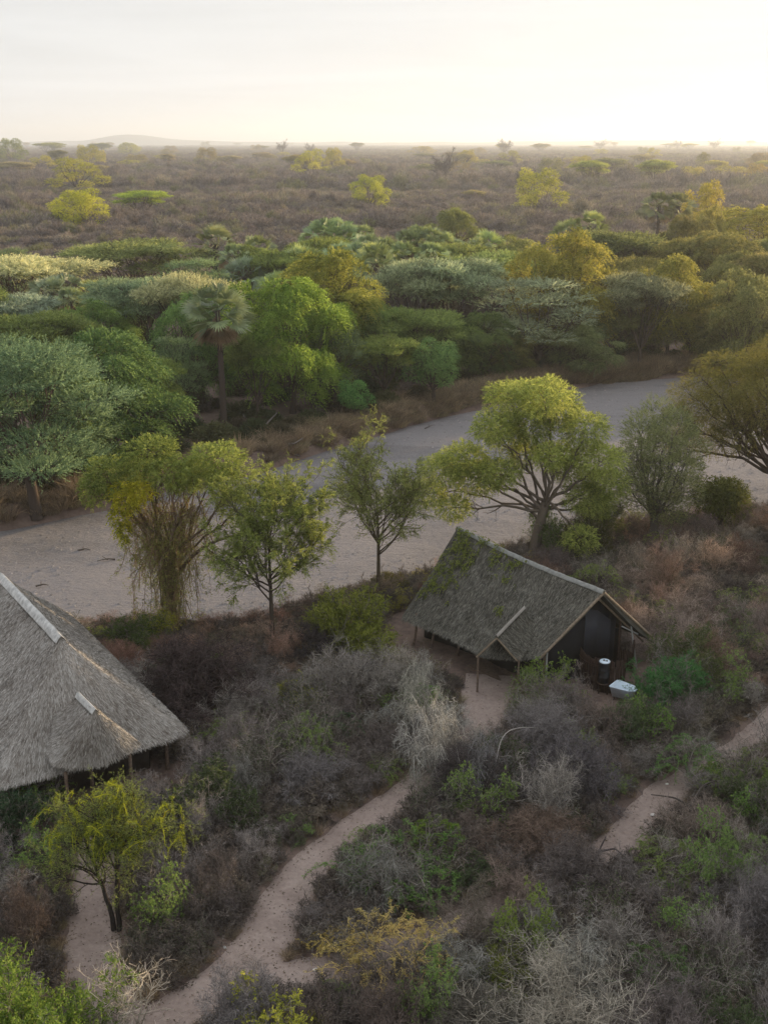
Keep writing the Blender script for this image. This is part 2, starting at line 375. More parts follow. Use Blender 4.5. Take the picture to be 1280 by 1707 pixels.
# far hills
def hills():
    mb = MB()
    M_H = plain('hill_rock', (.10, .11, .09), .95, .3, .002)
    n = 160; xs = np.linspace(-9000, 9000, n)  # laid out at 11.8 km, brought to 7.6 km by K
    for row, (y0, dep) in enumerate(((7600, 1700),)):
        prof = 26 + 12 * np.exp(-((xs + 2900) / 260) ** 2) + 62 * np.exp(-((xs + 2760) / 300) ** 2) + 26 * np.exp(-((xs + 2300) / 520) ** 2) + 14 * np.exp(-((xs + 3300) / 500) ** 2) + 22 * np.exp(-((xs - 2700) / 1100) ** 2) + vnoise(xs, xs * 0, 350, 11) * 12 + vnoise(xs, xs * 0, 110, 12) * 4
        K = 7600 / 11800; prof = np.maximum((prof - 26) * K + 26, 4); xs = xs * K; v = np.linspace(0, 1, 14)
        X = xs[:, None] + 0 * v; Y = y0 + dep * v[None] + 0 * X; Z = prof[:, None] * np.sin(v * math.pi)[None] ** .8 + vnoise(X, Y, 300, 13) * 8 * np.sin(v * math.pi)[None] - 2
        idx = np.arange(X.size).reshape(X.shape)
        mb.add(np.stack([X, Y, Z], -1), np.stack([idx[:-1, :-1], idx[1:, :-1], idx[1:, 1:], idx[:-1, 1:]], -1).reshape(-1, 4))
    tag(obj('hills', mb.mesh('hills', M_H, True)), kind='structure')
hills()

# ------------------------------------------------------------------ plant models (each built once, then shared by its copies)
CACHE = {}
def limbs_to_pads(rng, pads, fork, r0, k=8, base=(0, 0, 0), lean=(0, 0)):
    """trunk and limbs; returns MB with bark and end points"""
    mb = MB(); base = np.array(base, float); fork = np.array(fork, float)
    tr = bez(base, (base + fork) / 2 + np.array([lean[0], lean[1], 0]), fork, 7)
    tubes(mb, tr, r0 * np.array([1.35, 1.08, 1, .95, .92, .9, .85]), 8, .45)
    P = []; R = []
    for i, p in enumerate(pads):
        c = np.array(p[:3]); h = rng.uniform(.72, 1.0); s = base + (fork - base) * h if i > 2 else fork
        ii = int(round(h * 6)) if i > 2 else 6; s = tr[ii]
        mid = s * .5 + c * .5; out = c - s; mid = mid + np.array([out[0] * .12, out[1] * .12, -abs(out[2]) * .02 + .1 * np.linalg.norm(out[:2])]) * rng.uniform(.2, 1.2) + rng.normal(size=3) * .12 * np.linalg.norm(out) * .5
        path = bez(s, mid, c, k) + np.concatenate([np.zeros((1, 3)), rng.normal(size=(k - 1, 3)) * .05 * np.linalg.norm(out) * .4])
        P.append(path); rr = r0 * .62 * (len(pads) ** -.22) * rng.uniform(.7, 1.1); R.append(rr * np.linspace(1, .3, k))
    P = np.array(P); R = np.array(R); tubes(mb, P, R, 6, rng.uniform(.2, .8, len(P)))
    return mb, P, R
def pad_points(rng, p, n, shell=.8, top=.25):
    d = rng.normal(size=(n, 3)); d[:, 2] = np.where(rng.uniform(size=n) < top, d[:, 2], np.abs(d[:, 2])); d = nrm(d)
    r = rng.uniform(shell ** 3, 1, n) ** (1 / 3)
    lump = 1 + .16 * np.sin(d[:, 0] * 5 + p[0]) * np.cos(d[:, 1] * 4 + p[1]) + .1 * np.sin(d[:, 2] * 7 + p[2])
    P = np.array(p[:3]) + d * r[:, None] * lump[:, None] * np.array(p[3:6]); return P, d
def finish_tree(rng, mbt, P, R, pads, leafmb, tw=(5, 4), tl=None, seg=3):
    c, r = grow(P, R, tw[0], rng, tl[0], (.4, 1.0), .15, 5, .45, .3); tubes(mbt, c, np.maximum(r, .012), 4, rng.uniform(.2, .8, len(c)))
    c2, r2 = grow(c, r, tw[1], rng, tl[1], (.4, 1.1), .15, 4, .3, .3); ribbons(mbt, c2, np.maximum(r2 * 2, .02), rng, rng.uniform(.2, .8, len(c2)))
    return c2

def tree_umbrella(seed, dens=1.0, ll=.16, silver=False):
    rng = np.random.default_rng(seed); R0, Ht = 6.0, 8.0; pads = []
    n = 15
    for i in range(n):
        a = i * 2.4 + rng.uniform(-.4, .4); r = R0 * .74 * math.sqrt((i + .4) / n)
        s = rng.uniform(1.0, 2.1)
        pads.append((r * math.cos(a), r * math.sin(a), Ht - .6 - .10 * r - rng.uniform(0, .9), s * 1.15, s * 1.15, rng.uniform(.2, .42)))
    for i in range(4):
        a = rng.uniform(0, 6.28); r = rng.uniform(2, 4.6); pads.append((r * math.cos(a), r * math.sin(a), Ht - 2.0 - rng.uniform(0, 1), 1.7, 1.7, .3))
    mbt, P, R = limbs_to_pads(rng, pads, (rng.uniform(-.4, .4), rng.uniform(-.4, .4), 1.7), .26)
    c2 = finish_tree(rng, mbt, P, R, pads, None, (6, 5), (2.0, 1.1))
    mb = MB()
    for p in pads:
        m = int(210 * dens * p[3] * p[4] / 2)
        q, d = pad_points(rng, p, m, .55, .3); d = d * np.array([1, 1, .35]) + rng.normal(size=d.shape) * .35 + np.array([0, 0, .18])
        sprays(mb, q, d, .62, 7, ll * 1.5, ll * .42, rng, .1, .7, upn=.55)
    return mb, mbt, 2 * R0, Ht
def tree_round(seed, dens=1.0, ll=.17, slim=1.0, low=.12):
    """soft feathery bushy tree of uneven plumed lobes, foliage nearly to the ground"""
    rng = np.random.default_rng(seed); R0, Ht = 4.6, 9.0; pads = []; npd = 34; ph = rng.uniform(0, 6.28)
    for i in range(npd):
        z = Ht * (low + (.84 - low) * (i / (npd - 1)) ** .8); f = math.sin(math.pi * min(1, (z / Ht) * .74 + .2)) ** .6 * (1 + .22 * math.sin(i * 1.7 + ph))
        a = i * 2.4 + rng.uniform(-.7, .7); r = R0 * .84 * f * rng.uniform(.72, 1.1) * (1 if i < npd - 4 else .45)
        s = rng.uniform(.7, 1.45) * slim; pads.append((r * math.cos(a), r * math.sin(a), z + rng.uniform(-.3, .5), s, s, s * rng.uniform(.38, .7)))
    mbt, P, R = limbs_to_pads(rng, pads, (.2, 0, 2.0), .24); finish_tree(rng, mbt, P, R, pads, None, (4, 4), (1.2, .8))
    mb = MB()
    for p in pads:
        q, d = pad_points(rng, p, int(112 * dens * p[3] * p[4]), .4, .35); d = d * np.array([1, 1, .5]) + rng.normal(size=d.shape) * .3 + np.array([0, 0, .3])
        bias = rng.normal(size=3) * [.5, .5, .15] + np.array([p[0], p[1], 0]) * .12
        sprays(mb, q, d + bias, 1.2, 11, ll * 1.45, ll * .42, rng, .65, .5, upn=.5)
    return mb, mbt, 2 * R0, Ht
def tree_layered(seed, dens=1.0, ll=.16, R0=6.0, Ht=10.0, npad=26):
    """silver thorn tree: tiers of plumed pads"""
    rng = np.random.default_rng(seed); pads = []
    for i in range(npad):
        u = (i + .5) / npad; z = Ht * (.30 + .60 * (math.floor(u * 5) + .5) / 5) + rng.uniform(-.22, .22); rr = R0 * (.92 - .5 * max(0, u - .45) / .55)
        a = i * 2.4 + rng.uniform(-.4, .4); r = rr * rng.uniform(.45, .85); s = rng.uniform(1.3, 2.2)
        pads.append((r * math.cos(a), r * math.sin(a), z, s * 1.15, s * 1.15, s * .17))
    mbt, P, R = limbs_to_pads(rng, pads, (.3, -.2, 2.2), .32); finish_tree(rng, mbt, P, R, pads, None, (5, 5), (1.6, 1.0))
    mb = MB()
    for p in pads:
        q, d = pad_points(rng, p, int(150 * dens), .5, .25); d = d * np.array([1, 1, .4]) + rng.normal(size=d.shape) * .25 + np.array([0, 0, .25])
        sprays(mb, q, d, .75, 9, ll * 1.3, ll * .40, rng, .12, .55, upn=.45)
    return mb, mbt, 2 * R0, Ht
def tree_lobed(seed, dens=1.0, ll=.12, R0=4.6, Ht=9.5, pads=None, fork=None, npad=16, low=.42):
    """open crown of distinct leafy lobes on visible limbs"""
    rng = np.random.default_rng(seed)
    if pads is None:
        pads = []
        for i in range(npad):
            u = (i + .5) / npad; z = Ht * (low + (.9 - low) * u); rr = R0 * (math.sin(math.pi * (.25 + .62 * u)) ** .8)
            a = i * 2.4 + rng.uniform(-.5, .5); r = rr * rng.uniform(.45, .78); s = rng.uniform(1.0, 1.6)
            pads.append((r * math.cos(a), r * math.sin(a), z, s, s, s * .72))
    mbt, P, R = limbs_to_pads(rng, pads, fork or (.2, 0, Ht * .24), .24); finish_tree(rng, mbt, P, R, pads, None, (5, 5), (1.1, .7))
    mb = MB()
    for p in pads:
        q, d = pad_points(rng, p, int(190 * dens * p[3] * p[4]), .45, .7); d = d + rng.normal(size=d.shape) * .5
        sprays(mb, q, d, .42, 7, ll * 1.25, ll * .62, rng, .25, .9, upn=.3)
    return mb, mbt, 2 * R0, Ht
def tree_airy(seed, dens=1.0, ll=.10, R0=3.2, Ht=8.0, fork=2.6, cz=.5):
    """slender young thorn tree with rising branches and thin feathery leaf"""
    rng = np.random.default_rng(seed); mbt = MB()
    tr = bez(np.zeros(3), np.array([.15, .1, Ht * .45]), np.array([-.1, 0, Ht * .82]), 12); rt = np.linspace(.15, .03, 12); rt[0] *= 1.3
    tubes(mbt, tr, rt, 8, .45)
    P, R = grow(tr[None], rt[None], 26, rng, R0 * 1.15, (.7, 1.15), .75, 7, fork / Ht, .25, .5); tubes(mbt, P, np.maximum(R, .014), 5, rng.uniform(.2, .8, len(P)))
    c, r = grow(P, R, 8, rng, R0 * .5, (.4, .9), .35, 5, .25, .3); tubes(mbt, c, np.maximum(r, .01), 3, rng.uniform(.2, .8, len(c)))
    c2, r2 = grow(c, r, 5, rng, R0 * .22, (.4, 1.0), .2, 4, .3, .3); ribbons(mbt, c2, .018, rng, .5)
    mb = MB(); m = int(len(c2) * 2.2 * dens); i = rng.integers(0, len(c2), m); j = rng.integers(1, 4, m)
    q = c2[i, j]; d = nrm(c2[i, j] - c2[i, j - 1]) + rng.normal(size=(m, 3)) * .5
    sprays(mb, q, d, .38, 8, ll * 1.3, ll * .38, rng, .3, .7, upn=.4)
    return mb, mbt, 2 * R0, Ht

def fan_leaves(mb, rng, C, D, n, rlen, nb, tone, mat=0, droop=.3, wide=1.25, bw=.15):
    """n palmate leaves at C with petiole directions D: folded fans of blades"""
    D = nrm(D); pet = rlen * rng.uniform(.75, 1.15, n)
    E = C + D * pet[:, None]; E[:, 2] -= droop * .25 * pet
    ribbons(mb, np.stack([C, (C + E) / 2 + np.array([0, 0, .05]), E], 1), .05, rng, tone * .5, mat)
    side = nrm(np.cross(D, np.array([0, 0, 1.0]) + rng.normal(size=(n, 3)) * .25)); nn = np.cross(side, D); ro = rng.uniform(-1.25, 1.25, n)[:, None]; side, nn = side * np.cos(ro) + nn * np.sin(ro), nn * np.cos(ro) - side * np.sin(ro)
    th = np.linspace(-wide, wide, nb)
    dirs = D[:, None] * np.cos(th)[None, :, None] + side[:, None] * np.sin(th)[None, :, None] + nn[:, None] * (.18 + .25 * (np.abs(th) / wide))[None, :, None]
    dirs = nrm(dirs); bl = rlen * rng.uniform(.85, 1.1, (n, nb)) * (1 - .22 * (np.abs(th) / wide))[None]
    b0 = np.repeat(E[:, None], nb, 1); m1 = b0 + dirs * bl[..., None] * .55; m1[..., 2] -= droop * .1 * bl; t1 = b0 + dirs * bl[..., None]; t1[..., 2] -= droop * .5 * bl
    P = np.stack([b0, m1, t1], 2).reshape(-1, 3, 3); w = np.array([.02, bw, .012])
    T = nrm(np.gradient(P, axis=1)); S = nrm(np.cross(T, np.repeat(nn, nb, 0)[:, None].repeat(3, 1) + rng.normal(size=(n * nb, 1, 3)) * .25))
    V = np.stack([P - S * w[None, :, None] / 2, P + S * w[None, :, None] / 2], 2); idx = np.arange(n * nb * 6).reshape(-1, 3, 2)
    Fq = np.stack([idx[:, :-1, 0], idx[:, :-1, 1], idx[:, 1:, 1], idx[:, 1:, 0]], -1)
    tn = np.repeat(np.repeat(tone, nb), 2) * .7 + rng.uniform(0, .3, n * nb * 2)
    mb.add(V, Fq.reshape(-1, 4), tn, mat)
def palm(seed, Ht=11.0, heads=1, skirt=10, nleaf=34, rl=1.25):
    rng = np.random.default_rng(seed); mb = MB(); mbt = MB(); mbs = MB()
    hs = [(np.array([rng.uniform(-.3, .3), rng.uniform(-.3, .3), Ht - 1.6]))]
    if heads > 1:
        hs = [np.array([1.0 * math.cos(a), 1.0 * math.sin(a), Ht - 1.7 - rng.uniform(0, 1.3)]) for a in np.linspace(.3, 6.6, heads, endpoint=False)]
    for h in hs:
        p = bez(np.zeros(3), np.array([h[0] * .1, h[1] * .1, h[2] * .6]), h, 14); r = np.linspace(.24, .15, 14); r[0] = .34; r = r * (1 + .12 * (np.arange(14) % 2))
        tubes(mbt, p, r, 9, .45)
        # leaf-base stubs on the upper trunk
        m = 70; t = rng.uniform(.55, .98, m); a = rng.uniform(0, 6.28, m); c = np.stack([np.interp(t, np.linspace(0, 1, 14), p[:, i]) for i in range(3)], 1)
        dd = np.stack([np.cos(a), np.sin(a), np.full(m, .9)], 1); ribbons(mbt, np.stack([c + dd * .12, c + dd * .28, c + dd * .42], 1), .07, rng, rng.uniform(.2, 1, m))
        n = nleaf; ph = np.arange(n) * 2.4; el = np.linspace(1.4, -.85, n) + rng.uniform(-.12, .12, n)
        D = np.stack([np.cos(ph) * np.cos(el), np.sin(ph) * np.cos(el), np.sin(el)], 1)
        fan_leaves(mb, rng, np.repeat(h[None], n, 0), D, n, rl, 17, rng.uniform(0, 1, n), 0, .35)
        if skirt:
            n = skirt; ph = rng.uniform(0, 6.28, n); el = rng.uniform(-1.35, -.95, n)
            D = np.stack([np.cos(ph) * np.cos(el), np.sin(ph) * np.cos(el), np.sin(el)], 1)
            fan_leaves(mbs, rng, np.repeat(h[None], n, 0) - np.array([0, 0, .3]), D, n, rl * .9, 11, rng.uniform(0, 1, n), 0, .5, .7, .12)
    return mb, mbt, 5.0, Ht, (mbs if skirt else None)

def shrub_dry(seed, R0=1.6, Ht=2.2, stems=16, lv=(6, 6, 7), w=.014, dead=0, up=.25, spread=(.15, 1.25), droop=0.0):
    rng = np.random.default_rng(seed); mb = MB()
    a = rng.uniform(0, 6.28, stems); e = rng.uniform(spread[0], spread[1], stems)
    D = np.stack([np.cos(a) * np.sin(e), np.sin(a) * np.sin(e), np.cos(e)], 1); k = 7
    P = np.zeros((stems, k, 3)); P[:, 0] = np.stack([np.cos(a), np.sin(a), 0 * a], 1) * rng.uniform(0, .25, stems)[:, None]
    Ls = (Ht * np.cos(e) + R0 * np.sin(e)) * rng.uniform(.75, 1.05, stems); d = D
    for j in range(1, k):
        d = nrm(d + rng.normal(size=d.shape) * .16 + np.array([0, 0, up * .25 - droop * .3 * j / k])); P[:, j] = P[:, j - 1] + d * (Ls / (k - 1))[:, None]
    R = np.linspace(.028, .008, k)[None] * rng.uniform(.7, 1.3, stems)[:, None]
    tubes(mb, P, R, 4, rng.uniform(.1, .9, stems))
    c, r = grow(P, R, lv[0], rng, Ls.mean() * .5, (.35, 1.1), up - droop, 5, .15, .5, .6, .15); ribbons(mb, c, np.maximum(r * 3.0, w * 1.3), rng, rng.uniform(.1, 1.0, len(c)) ** .8)
    c2, r2 = grow(c, r, lv[1], rng, Ls.mean() * .28, (.4, 1.2), up - droop, 4, .15, .6, .6, .2); ribbons(mb, c2, w, rng, rng.uniform(0, 1, len(c2)))
    c3, r3 = grow(c2, r2, lv[2], rng, Ls.mean() * .16, (.4, 1.3), up * .5 - droop, 3, .1, .6, .6, .2); ribbons(mb, c3, w * .75, rng, rng.uniform(0, 1, len(c3)))
    if dead:
        m = dead; i = rng.integers(0, len(c3), m); q = c3[i, rng.integers(0, 3, m)]
        leaves(mb, q, rng.normal(size=(m, 3)), .05, .035, rng, rng.uniform(0, 1, m), 0, .2)
    mb.V = [np.concatenate([v[:, :2], np.maximum(v[:, 2:], .02)], 1) for v in mb.V]
    return mb, c2, c3
def shrub_leafy(seed, R0=1.5, Ht=2.2, n=2600, ll=.085, lw=.05, stems=12, feather=False, lv=(5, 5, 3)):
    rng = np.random.default_rng(seed); mt, c2, c3 = shrub_dry(seed, R0, Ht, stems, lv, .014); mb = MB()
    i = rng.integers(0, len(c3), n); q = c3[i, rng.integers(0, 3, n)]; d = nrm(c3[i, 2] - c3[i, 0]) + rng.normal(size=(n, 3)) * .6
    if feather: sprays(mb, q, d, .26, 7, ll, lw, rng, .2, .7, upn=.4)
    else: sprays(mb, q, d, .2, 4, ll, lw, rng, .2, .9, upn=.4)
    return mb, mt
def shrub_vine(seed, R0=1.6, Ht=2.0, narc=26, n=900):
    """dry shrub overgrown by arching fleshy vine"""
    rng = np.random.default_rng(seed); mt, c2, c3 = shrub_dry(seed, R0, Ht, 12, (5, 5, 4), .013); mb = MB()
    a = rng.uniform(0, 6.28, narc); r = R0 * np.sqrt(rng.uniform(0, .8, narc)); s = np.stack([np.cos(a) * r, np.sin(a) * r, Ht * (.55 + .4 * (1 - r / R0)) * rng.uniform(.7, 1.1, narc)], 1)
    k = 12; P = np.zeros((narc, k, 3)); P[:, 0] = s; d = nrm(np.stack([np.cos(a + rng.normal(size=narc)), np.sin(a + rng.normal(size=narc)), rng.uniform(.6, 1.6, narc)], 1)); st = rng.uniform(.07, .15, narc)
    for j in range(1, k):
        d = nrm(d + np.array([0, 0, -.26]) + rng.normal(size=d.shape) * .22); P[:, j] = P[:, j - 1] + d * st[:, None]
    tubes(mb, P, np.linspace(.012, .006, k)[None].repeat(narc, 0), 4, rng.uniform(.3, 1, narc))
    m = n; i = rng.integers(0, narc, m); q = P[i, rng.integers(0, k, m)]; sprays(mb, q, rng.normal(size=(m, 3)), .14, 4, .06, .03, rng, .2, .8, upn=.3)
    return mb, mt

# ------------------------------------------------------------------ thatched buildings
def thatch_mat(name, c0, c1, c2):
    m, t, out = newmat(name); p = N(t, 'ShaderNodeBsdfPrincipled'); g = N(t, 'ShaderNodeNewGeometry'); a = N(t, 'ShaderNodeAttribute', attribute_name='tone')
    f = noise(t, g.outputs['Position'], .9, 5, .65); f2 = noise(t, g.outputs['Position'], 9, 4, .6)
    s = math_(t, 'ADD', math_(t, 'MULTIPLY', f, .62), math_(t, 'ADD', math_(t, 'MULTIPLY', f2, .12), math_(t, 'MULTIPLY', a.outputs['Fac'], .55)))
    LK(t, ramp(t, s, [(.30, c0), (.58, c1), (.86, c2)]), p.inputs['Base Color']); p.inputs['Roughness'].default_value = .85; p.inputs['Specular IOR Level'].default_value = .25
    LK(t, p.outputs[0], out.inputs[0]); return m
M_THATCH_A = thatch_mat('grey_thatch', (.12, .097, .078), (.27, .245, .215), (.44, .415, .38))
M_THATCH_B = thatch_mat('weathered_thatch', (.028, .027, .020), (.080, .074, .060), (.19, .18, .15))
M_CAP = plain('ridge_capping', (.46, .45, .425), .6, .38, 4, .4, .3, 20)
M_CAP2 = plain('grey_ridge_capping', (.24, .24, .22), .6, .25, 6, .3, .3, 20)
M_CANVAS = plain('black_canvas', (.010, .010, .012), .75, .3, 1.5, .3, .4, 2.0)
M_MESH = plain('window_netting', (.022, .024, .032), .6, .3, 1.2, .4)
M_WOOD = plain('pole_wood', (.14, .10, .075), .8, .35, 10, .2, .5, 30)
M_DARKWOOD = plain('dark_pole_wood', (.035, .020, .014), .8, .4, 12, .2, .6, 30)
M_PALEWOOD = plain('pale_pole_wood', (.33, .33, .31), .8, .2, 10, .2, .4, 30)
M_BEAM = plain('rafter_wood', (.20, .155, .11), .8, .3, 8, .2)
M_DRUM = plain('black_drum', (.012, .012, .014), .4, .3, 4, .5)
M_PALE = plain('pale_blue_paint', (.60, .70, .78), .35, .08, 3, .5)

def thatch(mb, top, bot, rng, thick=.28, dens=120, sl=.20, sw=.019, over=.16, sag=.12, out=None):
    """one roof slope between a top polyline and an eave polyline (same count)"""
    top = np.array(top, float); bot = np.array(bot, float)
    n = 46; m = 26; s = np.linspace(0, 1, len(top)); uu = np.linspace(0, 1, n)
    T = np.stack([np.interp(uu, s, top[:, i]) for i in range(3)], 1); B = np.stack([np.interp(uu, s, bot[:, i]) for i in range(3)], 1)
    v = np.linspace(0, 1, m); G = T[:, None] * (1 - v)[None, :, None] + B[:, None] * v[None, :, None]
    G[..., 2] -= sag * np.sin(v * math.pi)[None]
    nn = nrm(np.cross(np.gradient(G, axis=0) + 1e-6, np.gradient(G, axis=1))); hd = (B.mean(0) - T.mean(0)) * [1, 1, 0] if out is None else np.array(out, float); od = nrm(hd) + [0, 0, 1.0]; nn = nn * np.sign((nn * od).sum(-1, keepdims=True) + 1e-9)
    lump = vnoise(G[..., 0] * 1.3 + G[..., 2], G[..., 1] * 1.3, .7, 21) * .07 + vnoise(G[..., 0] + G[..., 2], G[..., 1], 2.6, 22) * .16
    G = G + nn * (lump * np.sin(v * math.pi)[None] ** .5)[..., None]
    idx = np.arange(n * m).reshape(n, m); q = np.stack([idx[:-1, :-1], idx[1:, :-1], idx[1:, 1:], idx[:-1, 1:]], -1).reshape(-1, 4)
    mb.add(G, q, rng.uniform(0, .45, len(q)))
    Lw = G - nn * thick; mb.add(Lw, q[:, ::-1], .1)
    # eave edge and side edges
    for a, b in ((G[:, -1], Lw[:, -1]), (G[0], Lw[0]), (G[-1], Lw[-1])):
        k = len(a); V = np.concatenate([a, b]); i = np.arange(k - 1); mb.add(V, np.stack([i, i + 1, i + 1 + k, i + k], 1), .3)
    area = np.linalg.norm(T[0] - T[-1]) / 2 + np.linalg.norm(B[0] - B[-1]) / 2; area *= (np.linalg.norm(T - B, axis=1).mean())
    K = int(area * dens); U = rng.uniform(0, 1, K); Vv = rng.uniform(0, 1, K) ** .8
    U = np.concatenate([U, rng.uniform(0, 1, K // 7)]); Vv = np.concatenate([Vv, rng.uniform(.96, 1, K // 7)]); K = len(U)
    gi = U * (n - 1); gj = Vv * (m - 1); i = np.minimum(gi.astype(int), n - 2); j = np.minimum(gj.astype(int), m - 2); fu = (gi - i)[:, None]; fv = (gj - j)[:, None]
    P = (G[i, j] * (1 - fu) + G[i + 1, j] * fu) * (1 - fv) + (G[i, j + 1] * (1 - fu) + G[i + 1, j + 1] * fu) * fv
    dn = nrm(G[i, j + 1] - G[i, j]); sd = nrm(G[i + 1, j] - G[i, j] + 1e-6); nv = nn[i, j]
    d = nrm(dn + sd * rng.normal(size=(K, 1)) * .28 + nv * rng.uniform(.0, .16, (K, 1)))
    L = sl * rng.uniform(.5, 1.3, (K, 1)); p0 = P - dn * .12 - nv * .02; p1 = P + d * L * .5 + nv * .03; p2 = P + d * L
    sw_ = sw * rng.uniform(.6, 1.4, K); S = nrm(sd + nv * rng.normal(size=(K, 1)) * .4)
    V = np.stack([p0 - S * sw_[:, None] / 2, p0 + S * sw_[:, None] / 2, p1 + S * sw_[:, None] / 2, p1 - S * sw_[:, None] / 2, p2 + S * sw_[:, None] * .15, p2 - S * sw_[:, None] * .15], 1)
    ix = np.arange(K * 6).reshape(K, 6); tn = rng.uniform(0, 1, K)
    mb.add(V, np.concatenate([ix[:, [0, 1, 2, 3]], ix[:, [3, 2, 4, 5]]]), np.concatenate([tn, tn]))
def pole(name, parent, p0, p1, r, mat, bend=0.0, sides=8, taper=.85):
    mb = MB(); p0 = np.array(p0, float); p1 = np.array(p1, float); mid = (p0 + p1) / 2 + np.array([bend, bend * .3, 0])
    tubes(mb, bez(p0, mid, p1, 8), np.linspace(r, r * taper, 8), sides, .5, cap=True)
    return obj(name, mb.mesh(name, mat, True), parent)
def capping(mb, p0, p1, w, hgt, rng, down=.28):
    """bent ridge capping: an inverted V with lapped, slightly uneven lengths"""
    p0 = np.array(p0, float); p1 = np.array(p1, float); d = nrm(p1 - p0); s = nrm(np.cross(d, [0, 0, 1])); L = np.linalg.norm(p1 - p0); n = max(2, int(L / .9))
    for i in range(n):
        a = p0 + d * L * i / n - d * .04; b = p0 + d * L * (i + 1) / n + d * .05; up = hgt + (i % 2) * .012 + rng.uniform(-.006, .006)
        pr = [(-w, -down), (-w * .45, -down * .35), (0, 0), (w * .45, -down * .35), (w, -down)]
        top = np.array([[e + s * x + np.array([0, 0, up + z]) for x, z in pr] for e in (a, b)]); low = top - np.array([0, 0, .03])
        V = np.concatenate([top.reshape(-1, 3), low.reshape(-1, 3)]); k = 5; Fc = []
        for j in range(4): Fc += [[j, j + 1, j + 6, j + 5], [10 + j + 1, 10 + j, 15 + j, 15 + j + 1]]
        Fc += [[0, 5, 15, 10], [9, 4, 14, 19]]
        for e in (0, 5):
            for j in range(4): Fc.append([e + j, e + j + 1, 10 + e + j + 1, 10 + e + j])
        mb.add(V, Fc, rng.uniform(.3, .8))

def wall_panel(name, parent, pts, mat, thick=.05, folds=0):
    """upright panel through ground-plan points with heights: pts = [(x,y,z0,z1)...]"""
    mb = MB(); pts = np.array(pts, float); s = np.arange(len(pts)); uu = np.linspace(0, len(pts) - 1, 1 + 14 * (len(pts) - 1))
    q = np.stack([np.interp(uu, s, pts[:, i]) for i in range(4)], 1)
    t = nrm(np.gradient(q[:, :2], axis=0)); nn = np.stack([-t[:, 1], t[:, 0]], 1)
    off = folds * np.sin(uu * 9.0) * .5
    a = q[:, :2] + nn * (off + thick / 2)[:, None] if folds else q[:, :2] + nn * thick / 2
    b = a - nn * thick
    k = len(q); V = np.concatenate([np.c_[a, q[:, 2]], np.c_[a, q[:, 3]], np.c_[b, q[:, 2]], np.c_[b, q[:, 3]]]); i = np.arange(k - 1); Fc = []
    for x, y in ((0, 1), (3, 2), (1, 3), (2, 0)): Fc.append(np.stack([x * k + i, x * k + i + 1, y * k + i + 1, y * k + i], 1))
    mb.add(V, np.concatenate(Fc)); mb.add(V, [[0, k, 3 * k, 2 * k], [k - 1, 3 * k - 1, 4 * k - 1, 2 * k - 1][::1]][:1])
    return obj(name, mb.mesh(name, mat), parent)

rngB = np.random.default_rng(77)
BLOCKS = []   # footprints kept clear of scatter: (x, y, radius)
# --- the thatched hall at the picture's left
hall = root('thatched_hall', (0, 0, 0)); tag(hall, 'big hipped roof building with pale grey thatch and white ridge capping', 'building')
ZR = 6.2
R1 = at(12, 970, ZR); R2 = at(100, 1063, ZR); u_ = nrm(R2 - R1); n_ = np.array([-u_[1], u_[0], 0]); n_ = n_ if n_[0] > 0 else -n_
C1 = at(317, 1222, 2.0); rel = C1 - R2; cu = rel[:2] @ u_[:2]; cn = rel[:2] @ n_[:2]
R0h = R1 - u_ * 1.0; C2 = R2 + u_ * cu - n_ * cn; C2[2] = 2.0; C3 = R0h - u_ * cu - n_ * cn; C3[2] = 2.0; C4 = R0h - u_ * cu + n_ * cn; C4[2] = 2.0
def rounded(a, b, c, k=.12):   # eave corner eased
    return a + (b - a) * 0
mb = MB()
e1 = C1 - u_ * .5; f1 = C1 - n_ * .5
thatch(mb, [R2, R2, R2], [C2 + n_ * .4, (C1 + C2) / 2 + u_ * .15, f1 + n_ * .1], rngB, .34, 430)
thatch(mb, [R2, R2, R2], [f1, C1 - n_ * .18 - u_ * .1, e1], rngB, .34, 430, over=.2)
thatch(mb, [R2, R0h], [e1, C4], rngB, .34, 430)
thatch(mb, [R0h, R0h], [C4, C3], rngB, .32, 150)
thatch(mb, [R0h, R2], [C3, C2 - u_ * .4], rngB, .34, 430)
thatch(mb, [R2, R2], [C2 - u_ * .4, C2 + n_ * .4], rngB, .34, 430)
obj('roof', mb.mesh('roof', M_THATCH_A), hall)
hr = hall.children[0]
mb = MB(); capping(mb, R0h, R2 + u_ * .12, .24, .15, rngB); obj('ridge_capping', mb.mesh('ridge_capping', M_CAP), hr)
# lower hipped entrance roof pushed out of the end slope
D1 = at(131, 1158, 5.0); D2 = at(157, 1184, 5.0); du = nrm(D2 - D1); dn = np.array([-du[1], du[0], 0]); dn = dn if dn[0] > 0 else -dn
DR = at(232, 1240, 2.75); DL = at(95, 1276, 2.75); rr_ = (DR - D2)[:2] @ dn[:2]; bk = D1 - du * 1.2
mb = MB(); mid = (DR + DL) / 2 + du * .5 - np.array([0, 0, .25])
thatch(mb, [D2] * 5, [DL, DL * .6 + mid * .4 + du * .14, mid, DR * .6 + mid * .4 + du * .12, DR], rngB, .28, 430, sag=.02, out=du)
thatch(mb, [D2, D1], [DR, DR - du * 3.2 - dn * .1], rngB, .24, 430)
thatch(mb, [D1, D2], [DL - du * 3.4 + dn * .1, DL], rngB, .24, 430)
er = obj('entrance_roof', mb.mesh('entrance_roof', M_THATCH_A), hall)
mb = MB(); capping(mb, D1, D2 + du * .1, .15, .12, rngB, .2); obj('ridge_capping', mb.mesh('ridge_capping', M_CAP), er)
